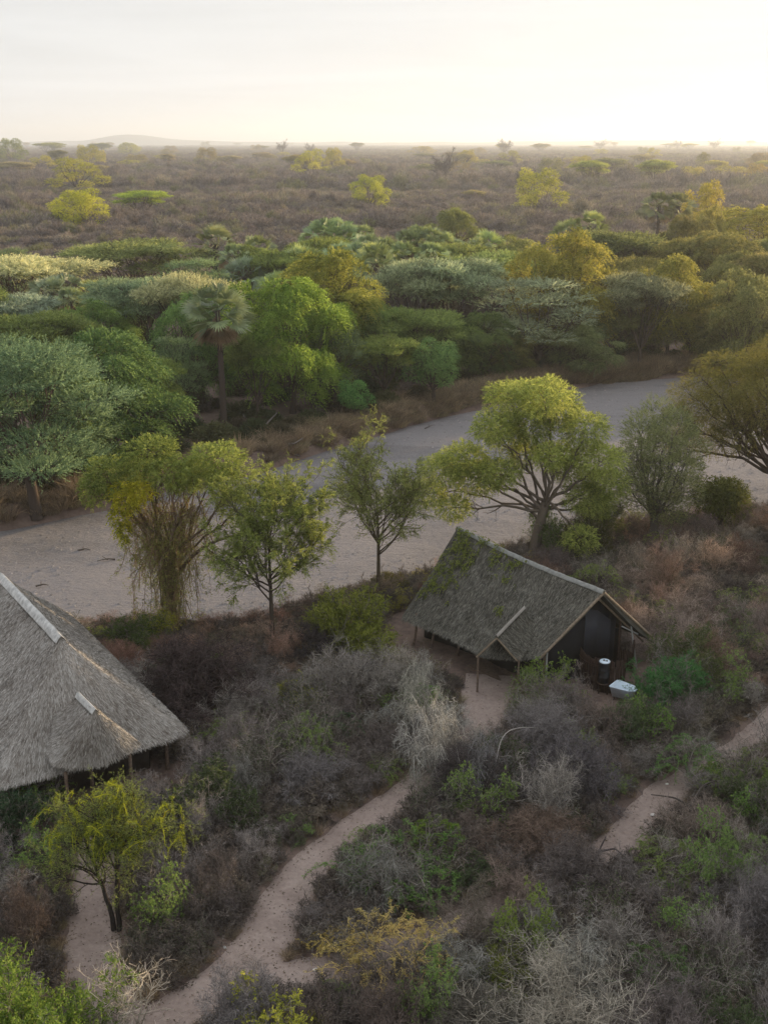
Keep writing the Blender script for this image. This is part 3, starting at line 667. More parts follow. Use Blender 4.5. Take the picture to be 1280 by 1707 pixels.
for q in (C2 + n_ * 1.2 - u_ * .9, C1 - n_ * .8 - u_ * .8, (C1 + C2) / 2 - u_ * .8, C1 - u_ * 4, C2 - u_ * 4, DR - du * .35 - dn * .3, DL - du * .3 + dn * .4):
    pole('post', hall, (q[0], q[1], gz1(q[0], q[1]) - .1), (q[0], q[1], 2.15), .085, M_WOOD if q is not None else M_WOOD)
ins = lambda P_, a, b: P_ + u_ * a + n_ * b
w0 = [ins(C1, -1.4, -1.4), ins(C2, -1.4, 1.4), ins(C3, 1.4, 1.4), ins(C4, 1.4, -1.4), ins(C1, -1.4, -1.4)]
wall_panel('wall', hall, [(p[0], p[1], -.2, 2.5) for p in w0], plain('hall_wall', (.05, .04, .032), .9, .3, 2), .12)
for s_ in np.linspace(0, 1, 12): p = R0h * (1 - s_) + R2 * s_; BLOCKS.append((p[0], p[1], cn + .1))
BLOCKS += [(C1[0] - .9, C1[1] - .3, 1.6), (C2[0] + .8, C2[1] + .8, 1.8), ((DL + DR)[0] / 2, (DL + DR)[1] / 2, 1.7)]

# --- the tent under its thatched roof
tent = root('thatched_tent', (0, 0, 0)); tag(tent, 'black canvas safari tent under a steep weathered thatched roof with gable end', 'tent')
A_ = at(1006, 985, 5.05); L_ = at(902, 1094, 2.0); Rr = at(1084, 1061, 2.0); Bf = at(766, 880, 6.0); E2 = at(672, 1031, 1.6)
Mz = (L_ + Rr) / 2; ux = nrm((Rr - L_) * [1, 1, 0]); uy = nrm((Bf - A_) * [1, 1, 0])
K1 = at(862, 1098, 1.8); K2 = at(800, 1092, 1.75); K3 = at(735, 1056, 1.65)
E3 = Rr + uy * 9.2 + ux * 1.6; E3[2] = 1.6
mb = MB(); ridge = lambda t: A_ * (1 - t) + Bf * t - np.array([0, 0, .16 * math.sin(math.pi * t)])
thatch(mb, [ridge(t) for t in (0, .25, .5, .75, 1)], [L_, K1, K2 + (K1 - K2) * .1, K3, E2], rngB, .2, 330, .22, .022)
thatch(mb, [Bf, Bf], [E2, E3], rngB, .2, 60, .34, .03)
thatch(mb, [ridge(t) for t in (1, .75, .5, .25, 0)], [E3 * (1 - t) + Rr * t for t in (0, .25, .5, .75, 1)], rngB, .2, 60, .34, .03)
troof = obj('roof', mb.mesh('roof', M_THATCH_B), tent)
mb = MB()
for a, b in zip(np.linspace(0, .9, 10), np.linspace(.1, 1, 10)): capping(mb, ridge(a), ridge(b), .17, .07, rngB, .16)
obj('ridge_capping', mb.mesh('ridge_capping', M_CAP2), troof)
# entrance porch
Pa = at(828, 1060, 3.3); Pl = at(794, 1092, 2.15); Pr = at(862, 1098, 2.1); Pb = at(873, 1013, 3.95)
mb = MB(); thatch(mb, [Pb, Pa], [Pl + (Pb - Pa) * .9, Pl], rngB, .14, 330, .2, .02, sag=.04); thatch(mb, [Pa, Pb], [Pr, Pr + (Pb - Pa) * .9], rngB, .14, 330, .2, .02, sag=.04)
pr = obj('porch_roof', mb.mesh('porch_roof', M_THATCH_B), tent)
mb = MB(); capping(mb, Pb, Pa, .085, .08, rngB, .11); obj('ridge_capping', mb.mesh('ridge_capping', M_THATCH_A), pr)
for q in (Pl, Pr):
    z0 = gz1(q[0], q[1]) - .1; pole('porch_post', tent, (q[0] + .1, q[1] + .1, z0), (q[0] + .1, q[1] + .1, q[2] + .05), .055, M_WOOD)
pole('porch_rafter', tent, Pl + [0, 0, -.12], Pa + [0, 0, -.12], .05, M_BEAM); pole('porch_rafter', tent, Pr + [0, 0, -.12], Pa + [0, 0, -.12], .05, M_BEAM)
# gable: rafters, black canvas end wall with a netting window, posts and struts
off = -uy * .02
pole('gable_rafter', tent, A_ + [0, 0, -.10] + off, L_ + [0, 0, -.12] + off - ux * .1, .075, M_BEAM); pole('gable_rafter', tent, A_ + [0, 0, -.10] + off, Rr + [0, 0, -.12] + off + ux * .15, .075, M_BEAM)
pole('gable_rafter', tent, A_ + [0, 0, -.42] + uy * .4, Rr + [0, 0, -.42] + uy * .4, .06, M_BEAM)
G0 = Mz + uy * .55
def gp(s, dz=0, t=0):
    p = G0 + ux * s + uy * t; roofz = 5.05 - (3.05 / 3.1) * abs(s) - .33; return (p[0], p[1], -.2, roofz + dz)
wall_panel('gable_wall', tent, [gp(-2.75), gp(-1.4), gp(0), gp(.9), gp(1.55)], M_CANVAS, .06, .05)
p0 = G0 - uy * .12
wq = [p0 + ux * s for s in (-.35, .35, 1.15)]
wall_panel('netting_window', tent, [(wq[0][0], wq[0][1], 1.2, 3.9), (wq[1][0], wq[1][1], 1.2, 3.75), (wq[2][0], wq[2][1], 1.2, 3.1)], M_MESH, .03)
for s in (-2.7, 1.6):
    q = G0 + ux * s - uy * .25; pole('post', tent, (q[0], q[1], -.2), (q[0], q[1], 4.55 - abs(s)), .07, M_DARKWOOD if s > 0 else M_WOOD)
q = Mz + ux * 2.75 + uy * .1; pole('strut', tent, (q[0] - .1, q[1], 0), q + [-.75 * ux[0], -.75 * ux[1], .95], .045, M_PALEWOOD)
q = Mz - ux * 2.75 + uy * .1; pole('strut', tent, (q[0], q[1], 0), (q[0], q[1], 2.2), .05, M_PALEWOOD)
q = Mz + ux * 2.6 + uy * .2; pole('tie_beam', tent, q + [0, 0, .15], q - ux * 1.0 + [0, 0, .75], .04, M_PALEWOOD)
sw = [G0 - ux * 2.5 + uy * .1, G0 - ux * 2.4 + uy * 2.4, G0 - ux * 2.4 + uy * 3.9, G0 - ux * 2.6 + uy * 8.0, G0 + ux * 2.2 + uy * 8.4, G0 + ux * 2.0 + uy * .1]
wall_panel('side_wall', tent, [(p[0], p[1], -.2, 2.35 if i_ in (0, 1, 2, 5) else 2.3) for i_, p in enumerate(sw)], plain('dark_canvas', (.018, .017, .016), .8, .3, 1.5), .05, .06)
for px, py in ((686, 1082), (715, 1086), (758, 1100)):
    g = at(px, py, 0); pole('verandah_post', tent, (g[0], g[1], -.1), (g[0] + .25, g[1] + .15, 2.0), .07, M_WOOD, .22)
mb = MB(); ds = [E2 * [1, 1, 0] + ux * .8, K3 * [1, 1, 0] + ux * .5, K2 * [1, 1, 0] + ux * 1.2, E3 * [1, 1, 0] - ux * 4.0 , E3 * [1, 1, 0] - ux * .6]
V = [d + [0, 0, .18] for d in ds] + [d + [0, 0, -.2] for d in ds]; mb.add(V, [[0, 1, 2, 3, 4]]); mb.add(V, [[i, (i + 1) % 5, (i + 1) % 5 + 5, i + 5] for i in range(5)])
obj('verandah_floor', mb.mesh('verandah_floor', M_WOOD), tent)
for a, b, r in ((0, -1.5, 2.6), (0, 1.5, 2.6), (3, -1.5, 3.2), (3, 1.5, 2.8), (6, -2.5, 3.8), (6, 1, 3.6), (9, -1, 4.0), (8, -3.6, 2.6), (9.5, 2.5, 3.0)):
    p = Mz + uy * a + ux * b; BLOCKS.append((p[0], p[1], r))
BLOCKS += [(*at(330, 1225)[:2], 1.3), (*at(812, 1150)[:2], 1.3), (*at(812, 1118)[:2], 1.4)]

mb = MB()
for t0, t1, v0_, v1_, k_n in ((.80, 1.0, .0, .75, 620), (.50, .60, .05, .62, 260), (.62, .80, .0, .3, 120)):
    tt_ = rngB.uniform(t0, t1, k_n); vv = v0_ + (v1_ - v0_) * rngB.uniform(0, 1, k_n) ** 1.3; E_ = np.array([L_, K1, K2, K3, E2]); sx5 = np.linspace(0, 1, 5)
    tp = A_[None] * (1 - tt_)[:, None] + Bf[None] * tt_[:, None] - np.stack([0 * tt_, 0 * tt_, .16 * np.sin(math.pi * tt_)], 1); bt_ = np.stack([np.interp(tt_, sx5, E_[:, i]) for i in range(3)], 1)
    q = tp * (1 - vv)[:, None] + bt_ * vv[:, None]; q[:, 2] += .14 - .03 * np.sin(vv * math.pi); k = vnoise(q[:, 0] * 1.3, q[:, 1] + q[:, 2], .6, 51) > .0; q = q[k]
    sprays(mb, q, (bt_ - tp)[k] * .12 + rngB.normal(size=q.shape) * .7, .34, 6, .12, .06, rngB, .25, .9, upn=.4)
tag(obj('roof_creeper', mb.mesh('roof_creeper', M_LEAF), None, (.13, .15, .04)), 'thin green and yellow creeper straggling down the weathered tent thatch', 'creeper')

# --- the round palisade behind the tent
pc = at(1012, 1135, 0); pal = root('pole_palisade', (pc[0], pc[1], gz1(pc[0], pc[1]))); tag(pal, 'round enclosure of upright dark poles behind the black gable', 'enclosure')
mb = MB(); angs = np.radians(np.arange(118, 292, 3.1)); rr = 1.42; Pp = []; Rp = []
for a in angs:
    h_ = 1.62 + rngB.uniform(-.07, .09); x = rr * math.cos(a); y = rr * math.sin(a) * 1.05
    Pp.append(bez(np.array([x, y, -.2]), np.array([x + rngB.uniform(-.03, .03), y, .8]), np.array([x + rngB.uniform(-.02, .02), y + rngB.uniform(-.02, .02), h_]), 4)); Rp.append(np.array([.040, .039, .036, .033]) * rngB.uniform(.85, 1.15))
tubes(mb, np.array(Pp), np.array(Rp), 6, rngB.uniform(0, 1, len(Pp)), cap=True); obj('pole_wall', mb.mesh('pole_wall', M_DARKWOOD), pal)
for z in (.45, 1.3):
    mb = MB(); aa = np.radians(np.linspace(118, 292, 30)); tubes(mb, np.stack([(rr + .07) * np.cos(aa), (rr + .07) * 1.05 * np.sin(aa), 0 * aa + z], 1), np.full(30, .022), 5, .5); obj('rail', mb.mesh('rail', M_DARKWOOD), pal)
for a in (292, 20, 75):
    x = rr * math.cos(math.radians(a)); y = rr * math.sin(math.radians(a)); pole('corner_post', pal, (x, y, -.1), (x, y, 1.9), .06, M_DARKWOOD)
mb = MB(); aa = np.radians(np.linspace(20, 118, 26)); Pp = [bez(np.array([rr * math.cos(a), rr * math.sin(a), -.1]), np.array([rr * math.cos(a), rr * math.sin(a), .6]), np.array([rr * math.cos(a), rr * math.sin(a), 1.15 + rngB.uniform(-.05, .05)]), 3) for a in aa]
tubes(mb, np.array(Pp), np.full((26, 3), .036), 5, rngB.uniform(0, 1, 26), cap=True); obj('pole_wall', mb.mesh('pole_wall', M_DARKWOOD), pal)
BLOCKS.append((pc[0], pc[1], 1.9)); BLOCKS.append((*at(1042, 1165)[:2], 1.6)); BLOCKS.append((*at(1020, 1200)[:2], 1.5))
def lathe(prof, n=28):
    mb = MB(); a = np.arange(n) / n * 2 * math.pi; pr_ = np.array(prof); V = np.stack([pr_[:, None, 0] * np.cos(a), pr_[:, None, 0] * np.sin(a), pr_[:, None, 1] + 0 * a], -1)
    idx = np.arange(len(prof) * n).reshape(len(prof), n); Fc = np.stack([idx[:-1], np.roll(idx[:-1], -1, 1), np.roll(idx[1:], -1, 1), idx[1:]], -1).reshape(-1, 4); mb.add(V, Fc); return mb
dc = at(1008, 1102, 1.75); drum = root('water_drum', (dc[0], dc[1], .62)); tag(drum, 'black water drum with a pale blue lid inside the pole palisade', 'drum')
obj('drum_body', lathe([(.0, 0), (.27, 0), (.285, .02), (.285, .3), (.30, .32), (.285, .34), (.285, .66), (.30, .68), (.285, .7), (.285, 1.03), (.295, 1.05), (.295, 1.09), (.25, 1.09), (0, 1.09)]).mesh('drum_body', M_DRUM, True), drum)
obj('drum_lid', lathe([(.262, 1.093), (.262, 1.135), (.24, 1.15), (.05, 1.156), (0, 1.156)]).mesh('drum_lid', M_PALE, True), drum)
st = root('drum_stand', (dc[0], dc[1], 0)); tag(st, 'rough pole stand carrying the black water drum', 'stand')
for a in range(4):
    x = .26 * math.cos(a * 1.57 + .6); y = .26 * math.sin(a * 1.57 + .6); pole('leg', st, (x * 1.15, y * 1.15, -.1), (x, y, .56), .045, M_DARKWOOD)
obj('stand_top', lathe([(0, .56), (.36, .56), (.36, .617), (0, .617)], 12).mesh('stand_top', M_DARKWOOD), st)
# the pale blue wash basin: a tapering tub seen through the gap
bc = at(1041, 1146, .75); bt = root('wash_tub', (bc[0], bc[1], .25), math.radians(-38), (1.0, 1.25, 1.0)); tag(bt, 'pale blue tapering wash tub beside the palisade, half behind green leaves', 'tub')
def tub(tp):
    mb = MB(); outl = np.array([(-.62, .34), (-.56, .40), (.30, .30), (.60, .12), (.60, -.12), (.30, -.26), (-.56, -.34), (-.62, -.28)])
    lv = [(1.0, .5), (.9, .08), (.82, .02)]; lo = [(.93, .5), (.82, .14), (.5, .10)]
    rings = [np.c_[outl * s, np.full(8, z)] for s, z in [(.82, .02), (1.0, .5), (1.05, .52), (1.03, .545), (.96, .53), (.84, .16), (.4, .13)]]
    V = np.concatenate(rings); n = len(rings); idx = np.arange(8 * n).reshape(n, 8)
    mb.add(V, np.stack([idx[:-1], np.roll(idx[:-1], -1, 1), np.roll(idx[1:], -1, 1), idx[1:]], -1).reshape(-1, 4)); mb.Fq.append((idx[-1:], np.array([.5]), 0)); mb.Fq.append((idx[:1, ::-1], np.array([.5]), 0)); return mb
obj('tub_basin', tub(0).mesh('tub_basin', M_PALE, True), bt)
for x, y in ((-.42, .2), (-.42, -.2), (.35, .1), (.35, -.1)): pole('leg', bt, (x, y, -.4), (x, y, .05), .03, M_DARKWOOD)

# ------------------------------------------------------------------ placing plants
def model(key, fn, crown_mat=None, bark_mat=None):
    if key not in CACHE:
        r = fn(); mb, mbt = r[0], r[1]; V = np.concatenate(mb.V)
        w = (np.percentile(V[:, 0], 98.5) - np.percentile(V[:, 0], 1.5) + np.percentile(V[:, 1], 98.5) - np.percentile(V[:, 1], 1.5)) / 2; h = np.percentile(V[:, 2], 99.5)
        d = {'crown': mb.mesh('crown', crown_mat or M_LEAF), 'trunk': mbt.mesh('trunk', bark_mat or M_BARK) if mbt else None, 'w': w, 'h': h}
        if len(r) > 4 and r[4] is not None: d['skirt'] = r[4].mesh('dead_fronds', M_STRAW)
        CACHE[key] = d
    return CACHE[key]
KINDS = {
 'umb0': lambda: tree_umbrella(11), 'umb1': lambda: tree_umbrella(12), 'umb2': lambda: tree_umbrella(13),
 'rnd0': lambda: tree_round(21), 'rnd1': lambda: tree_round(22), 'rnd2': lambda: tree_round(23, slim=1.15),
 'lay0': lambda: tree_layered(31), 'lay1': lambda: tree_layered(32, npad=20), 'layN': lambda: tree_layered(33, 2.6, .13, npad=22),
 'lob0': lambda: tree_lobed(41), 'lob1': lambda: tree_lobed(42, npad=12), 'lob2': lambda: tree_lobed(43, R0=3.8, npad=14, low=.35),
 'far0': lambda: tree_lobed(45, R0=5.4, npad=15, low=.2), 'far1': lambda: tree_lobed(46, R0=5.0, npad=11, low=.24), 'far2': lambda: tree_lobed(47, R0=5.2, npad=19, low=.16), 'air0': lambda: tree_airy(51), 'air1': lambda: tree_airy(52, .55),
}
PALMS = {'plm0': lambda: palm(61, 11, 1, 8, 24, 1.35), 'plm1': lambda: palm(62, 9, 1, 6, 22, 1.3), 'plm2': lambda: palm(63, 10, 3, 5, 18, 1.2), 'plm3': lambda: palm(64, 7, 1, 0, 20, 1.4), 'plmN': lambda: palm(65, 12.5, 1, 30, 34, 1.5)}
BARK = (.085, .066, .055)
rngP = np.random.default_rng(5)
PLACED = []
def plant(px, top, foot, w, kind, col, name, label, cat, group=None, bark=BARK, rz=None, skirt=(.22, .16, .10), part='crown'):
    g = at(px, foot, 0); x, y = g[0], g[1]
    zg = gz1(x, y); t = at(px, top, 0)  # ray through the top meets height h at distance y
    v = (853.5 - top) / F; slope = (-math.sin(PITCH) + v * math.cos(PITCH)) / (math.cos(PITCH) + v * math.sin(PITCH))
    ht = H + slope * y - zg; depth = y * math.cos(PITCH) + (H - ht * .6) * math.sin(PITCH)
    if kind in PALMS: m = model(kind, PALMS[kind], M_PALM)
    else: m = model(kind, KINDS[kind])
    ht = max(ht, 1.2); sx = w / F * depth / m['w']; sz = ht / m['h']
    if kind in PALMS: sx = min(sx, 1.25 * sz)
    r = root(name, (x, y, zg - .08), rngP.uniform(0, 6.28) if rz is None else rz, (sx, sx, sz)); tag(r, label, cat, group)
    k_ = 2.15; col = (min(.42, (col[0] + .22 * (col[1] - col[0] * .6)) * k_), min(.42, col[1] * k_ * .97), min(.3, col[2] * k_ * .85))
    obj('fronds' if kind in PALMS else 'crown', m['crown'], r, col)
    if m['trunk']: obj('trunk', m['trunk'], r, bark)
    if 'skirt' in m: obj('dead_fronds', m['skirt'], r, skirt)
    PLACED.append((x, y, w / F * depth / 2)); return r

# colours of foliage
DK = (.040, .085, .030); MD = (.060, .110, .032); GD = (.105, .130, .030); SV = (.135, .185, .135); SG = (.100, .140, .085); YG = (.16, .20, .030); YL = (.155, .175, .03); BL = (.055, .105, .065); PG = (.060, .105, .045); LM = (.11, .17, .035)
TREE, PALM = 'tree', 'palm'
BELT = [
 # px, top, foot, w, kind, colour, name, label
 (60, 566, 842, 310, 'layN', (.048, .090, .055), 'silver_thorn_tree', 'silvery blue-green thorn tree with plumed tiers above the sandy river bend', None),
 (195, 552, 770, 215, 'rnd1', (.035, .085, .035), 'bushy_tree', 'deep green feathery tree tucked behind the silvery plumed thorn tree', None),
 (38, 425, 575, 235, 'umb0', (.22, .22, .12), 'umbrella_thorn', 'flat-topped thorn tree with straw-pale sunlit crown at the belt\'s far left end', None),
 (30, 492, 640, 140, 'umb1', (.10, .15, .12), 'umbrella_thorn', 'bluish flat-topped thorn tree below the straw-pale crown', None),
 (100, 455, 600, 92, 'plm2', (.085, .13, .08), 'fan_palm', 'blue-green many-headed fan palm beside a golden-lit palm', None),
 (162, 462, 598, 78, 'plm0', (.13, .14, .045), 'fan_palm', 'golden-lit fan palm standing beside the blue-green many-headed palm', None),
 (232, 399, 520, 200, 'umb2', (.085, .115, .050), 'umbrella_thorn', 'wide olive umbrella thorn tree on the belt edge before the dry plain', None),
 (250, 462, 622, 180, 'umb1', (.075, .125, .080), 'umbrella_thorn', 'blue-green umbrella thorn tree on dark forking trunks beside the tall skirted palm', None),
 (325, 458, 640, 150, 'umb0', (0.128, 0.144, 0.089), 'umbrella_thorn', 'pale cream-topped umbrella thorn tree just behind the tall skirted palm', None),
 (362, 372, 520, 100, 'plm1', (.075, .10, .045), 'fan_palm', 'dark fan palm rising above the wide olive umbrella thorn tree', None),
 (432, 388, 520, 80, 'plm1', (.08, .11, .045), 'fan_palm', 'smaller fan palm next to the dark palm on the belt skyline', None),
 (408, 425, 545, 90, 'plm3', (.07, .11, .075), 'fan_palm', 'low bluish fan palm in front of the two skyline palms', None),
 (470, 448, 560, 105, 'plm3', (.085, .13, .045), 'fan_palm', 'low green fan palm peering over the big round bushy tree', None),
 (338, 482, 672, 130, 'rnd0', (.045, .095, .035), 'bushy_tree', 'green bushy tree half hidden behind the tall skirted palm', None),
 (488, 468, 690, 185, 'rnd2', (.060, .115, .028), 'bushy_tree', 'big round yellow-edged green tree to one side of the tall skirted palm', None),
 (374, 470, 716, 116, 'plmN', (.062, .095, .050), 'fan_palm', 'tall fan palm with a long skirt of dead fronds on the river bank', None),
 (548, 418, 640, 180, 'rnd1', (.085, .110, .030), 'bushy_tree', 'tall domed olive-gold tree behind the big round green tree', None),
 (560, 361, 500, 130, 'plm2', (.085, .135, .065), 'fan_palm', 'broad cluster of blue-green palm heads on the skyline behind the domed tree', None),
 (612, 385, 520, 80, 'plm1', (.075, .115, .06), 'fan_palm', 'slim palm between the broad palm cluster and the palm grove', None),
 (645, 392, 545, 80, 'plm0', (.08, .115, .05), 'fan_palm', 'tall bare-trunked palm at the front of the palm grove', None),
 (668, 398, 548, 66, 'plm0', (.075, .11, .045), 'fan_palm', 'second bare-trunked palm beside the tallest palm of the grove', None),
 (702, 374, 500, 90, 'plm2', (.075, .115, .05), 'fan_palm', 'many-headed palm at the back of the palm grove', None),
 (738, 384, 500, 78, 'plm1', (.08, .12, .05), 'fan_palm', 'rounded palm right of the many-headed grove palm', None),
 (760, 347, 425, 78, 'rnd2', (.070, .10, .035), 'round_tree', 'round dark green tree standing alone behind the palm grove', None),
 (812, 380, 500, 88, 'plm3', (.085, .13, .045), 'fan_palm', 'bright squat palm beyond the pale-topped umbrella thorns', None),
 (688, 434, 600, 130, 'umb1', (0.104, 0.140, 0.092), 'umbrella_thorn', 'pale-topped umbrella thorn nearest the palm grove trunks', None),
 (762, 430, 600, 150, 'umb2', (0.096, 0.136, 0.092), 'umbrella_thorn', 'pale-topped umbrella thorn touching its twin by the palm grove', None),
 (822, 420, 560, 150, 'umb0', (.075, .11, .045), 'umbrella_thorn', 'olive umbrella thorn between the pale-topped thorns and a golden bushy tree', None),
 (938, 386, 600, 180, 'rnd0', (.105, .115, .032), 'bushy_tree', 'high golden-olive bushy tree in the middle of the riverside belt', None),
 (892, 462, 618, 195, 'lay1', (.105, .135, .095), 'grey_thorn_tree', 'grey-green tiered thorn tree with a leaning trunk above the river bank', None),
 (1010, 385, 520, 165, 'umb1', (.06, .08, .035), 'umbrella_thorn', 'dark umbrella thorn behind the high golden-olive tree', None),
 (1065, 457, 610, 125, 'umb2', (0.092, 0.112, 0.074), 'umbrella_thorn', 'silver-crowned umbrella thorn over the upstream river bank', None),
 (1112, 428, 600, 125, 'rnd1', (.105, .12, .035), 'bushy_tree', 'golden-green round tree beside the silver-crowned umbrella thorn', None),
 (1236, 452, 612, 150, 'rnd0', (.075, .09, .040), 'bushy_tree', 'grey-olive domed tree at the upstream end of the belt', None),
 (1190, 388, 540, 160, 'rnd2', (.085, .095, .038), 'bushy_tree', 'wide olive domed tree behind the grey-olive one', None),
 (1248, 344, 470, 190, 'rnd1', (.115, .115, .032), 'bushy_tree', 'hazy gold domed tree touching the frame edge below the plain', None),
 (528, 370, 500, 70, 'plm0', (.085, .13, .06), 'fan_palm', 'blue-green palm on the side of the broad cluster nearer the dark skyline palm', None),
 (398, 402, 530, 70, 'plm0', (.08, .115, .05), 'fan_palm', 'round-headed palm squeezed between the dark skyline palm and its smaller neighbour', None),
 (682, 380, 500, 66, 'plm0', (.08, .12, .05), 'fan_palm', 'round-headed palm at the back edge of the grove', None),
 (600, 372, 500, 70, 'plm0', (.085, .12, .05), 'fan_palm', 'upright palm against the plain just behind the broad palm cluster', None),
 (628, 400, 560, 84, 'plm1', (.10, .14, .055), 'fan_palm', 'pale-lit palm in front of the slim grove palm', None),
 (585, 400, 540, 80, 'plm2', (.07, .12, .06), 'fan_palm', 'low blue-green palm clump at the left side of the grove', None),
 (722, 400, 540, 84, 'plm0', (.08, .12, .05), 'fan_palm', 'palm standing over the pale-topped umbrella thorn nearest the grove', None),
 (130, 475, 610, 70, 'plm0', (.08, .12, .06), 'fan_palm', 'small palm wedged between the two palms by the straw-pale crown', None),
 (790, 392, 510, 60, 'plm1', (.085, .125, .05), 'fan_palm', 'narrow palm next to the bright squat palm', None),
 (510, 405, 540, 80, 'plm3', (.09, .13, .05), 'fan_palm', 'low palm at the shoulder of the tall domed olive-gold tree', None),
 (1262, 420, 560, 120, 'umb0', (.10, .105, .045), 'umbrella_thorn', 'hazy umbrella thorn between two domed trees at the frame edge', None),
 (945, 362, 470, 66, 'plm3', (.08, .115, .045), 'fan_palm', 'low palm left of a brighter palm on the belt skyline', None),
 (978, 349, 470, 66, 'plm1', (.09, .12, .04), 'fan_palm', 'brighter palm on the belt skyline behind the dark umbrella thorn', None),
 (1092, 316, 445, 72, 'plm0', (.065, .08, .035), 'fan_palm', 'tallest dark palm of the hazy pair above the belt', None),
 (1126, 318, 445, 64, 'plm0', (.07, .085, .035), 'fan_palm', 'slightly smaller dark palm of the hazy pair', None),
 (1168, 302, 430, 62, 'lob1', (.15, .15, .035), 'yellow_tree', 'yellow-green tree beside the hazy pair of dark palms', None),
 (1130, 360, 500, 80, 'rnd2', (.075, .085, .035), 'bushy_tree', 'dark rounded tree at the foot of the hazy palms', None),
 (1172, 345, 480, 66, 'rnd0', (.11, .12, .04), 'bushy_tree', 'pale olive tree right of the hazy palms', None),
 (724, 566, 672, 84, 'lob2', (.050, .10, .04), 'leafy_tree', 'bright green small-leaved tree low on the river bank', None),
 (590, 632, 700, 56, 'lob2', (.040, .11, .04), 'leafy_shrub', 'small bright green shrub rising from the grassy river bank', None),
 (968, 540, 622, 105, 'rnd2', (.070, .10, .050), 'bushy_tree', 'low grey-green tree under the grey tiered thorn tree', None),
 (805, 520, 630, 120, 'rnd1', (.042, .075, .030), 'bushy_tree', 'dark bushy tree beside the leaning grey thorn trunk', None),
]
for b in BELT: plant(*b[:8], PALM if b[6] == 'fan_palm' else TREE, 'palms in the riverside belt' if b[6] == 'fan_palm' else 'trees of the riverside belt')
FILL = [(620, 500, 640, 130), (690, 515, 640, 130), (560, 540, 680, 110), (640, 560, 672, 110), (750, 530, 632, 110), (430, 560, 705, 90), (300, 560, 700, 90), (255, 600, 735, 90), (850, 550, 625, 90), (1020, 515, 604, 110), (1085, 515, 600, 110), (1150, 512, 598, 120), (1200, 525, 598, 120), (930, 550, 622, 80),
        (330, 430, 560, 120), (480, 415, 540, 110), (860, 395, 520, 120), (760, 405, 520, 110), (1080, 400, 520, 110), (1040, 430, 560, 110), (170, 500, 640, 140), (80, 520, 660, 150), (20, 415, 520, 110), (270, 640, 735, 70), (1250, 525, 600, 110), (1290, 400, 540, 120), (10, 600, 760, 120), (520, 600, 690, 70), (120, 600, 800, 130), (-40, 470, 640, 150), (1330, 480, 600, 150), (540, 395, 520, 110), (430, 350 + 60, 530, 90), (905, 430, 560, 110), (985, 455, 600, 110), (1140, 395, 530, 100), (1210, 420, 560, 110)]
for i, (a, b, c, d) in enumerate(FILL):
    plant(a, b, c, d, ('rnd0', 'umb1', 'lay0', 'umb2')[i % 4], [(.052, .092, .032), (.07, .105, .038), (.052, .09, .05), (.075, .11, .036)][i % 4] if a < 800 else [(.075, .09, .036), (.06, .08, .035), (.07, .085, .045), (.085, .09, .035)][i % 4],
          'bushy_tree', 'plain dark green tree filling the gaps between the named belt trees', TREE, 'undistinguished trees filling the riverside belt')
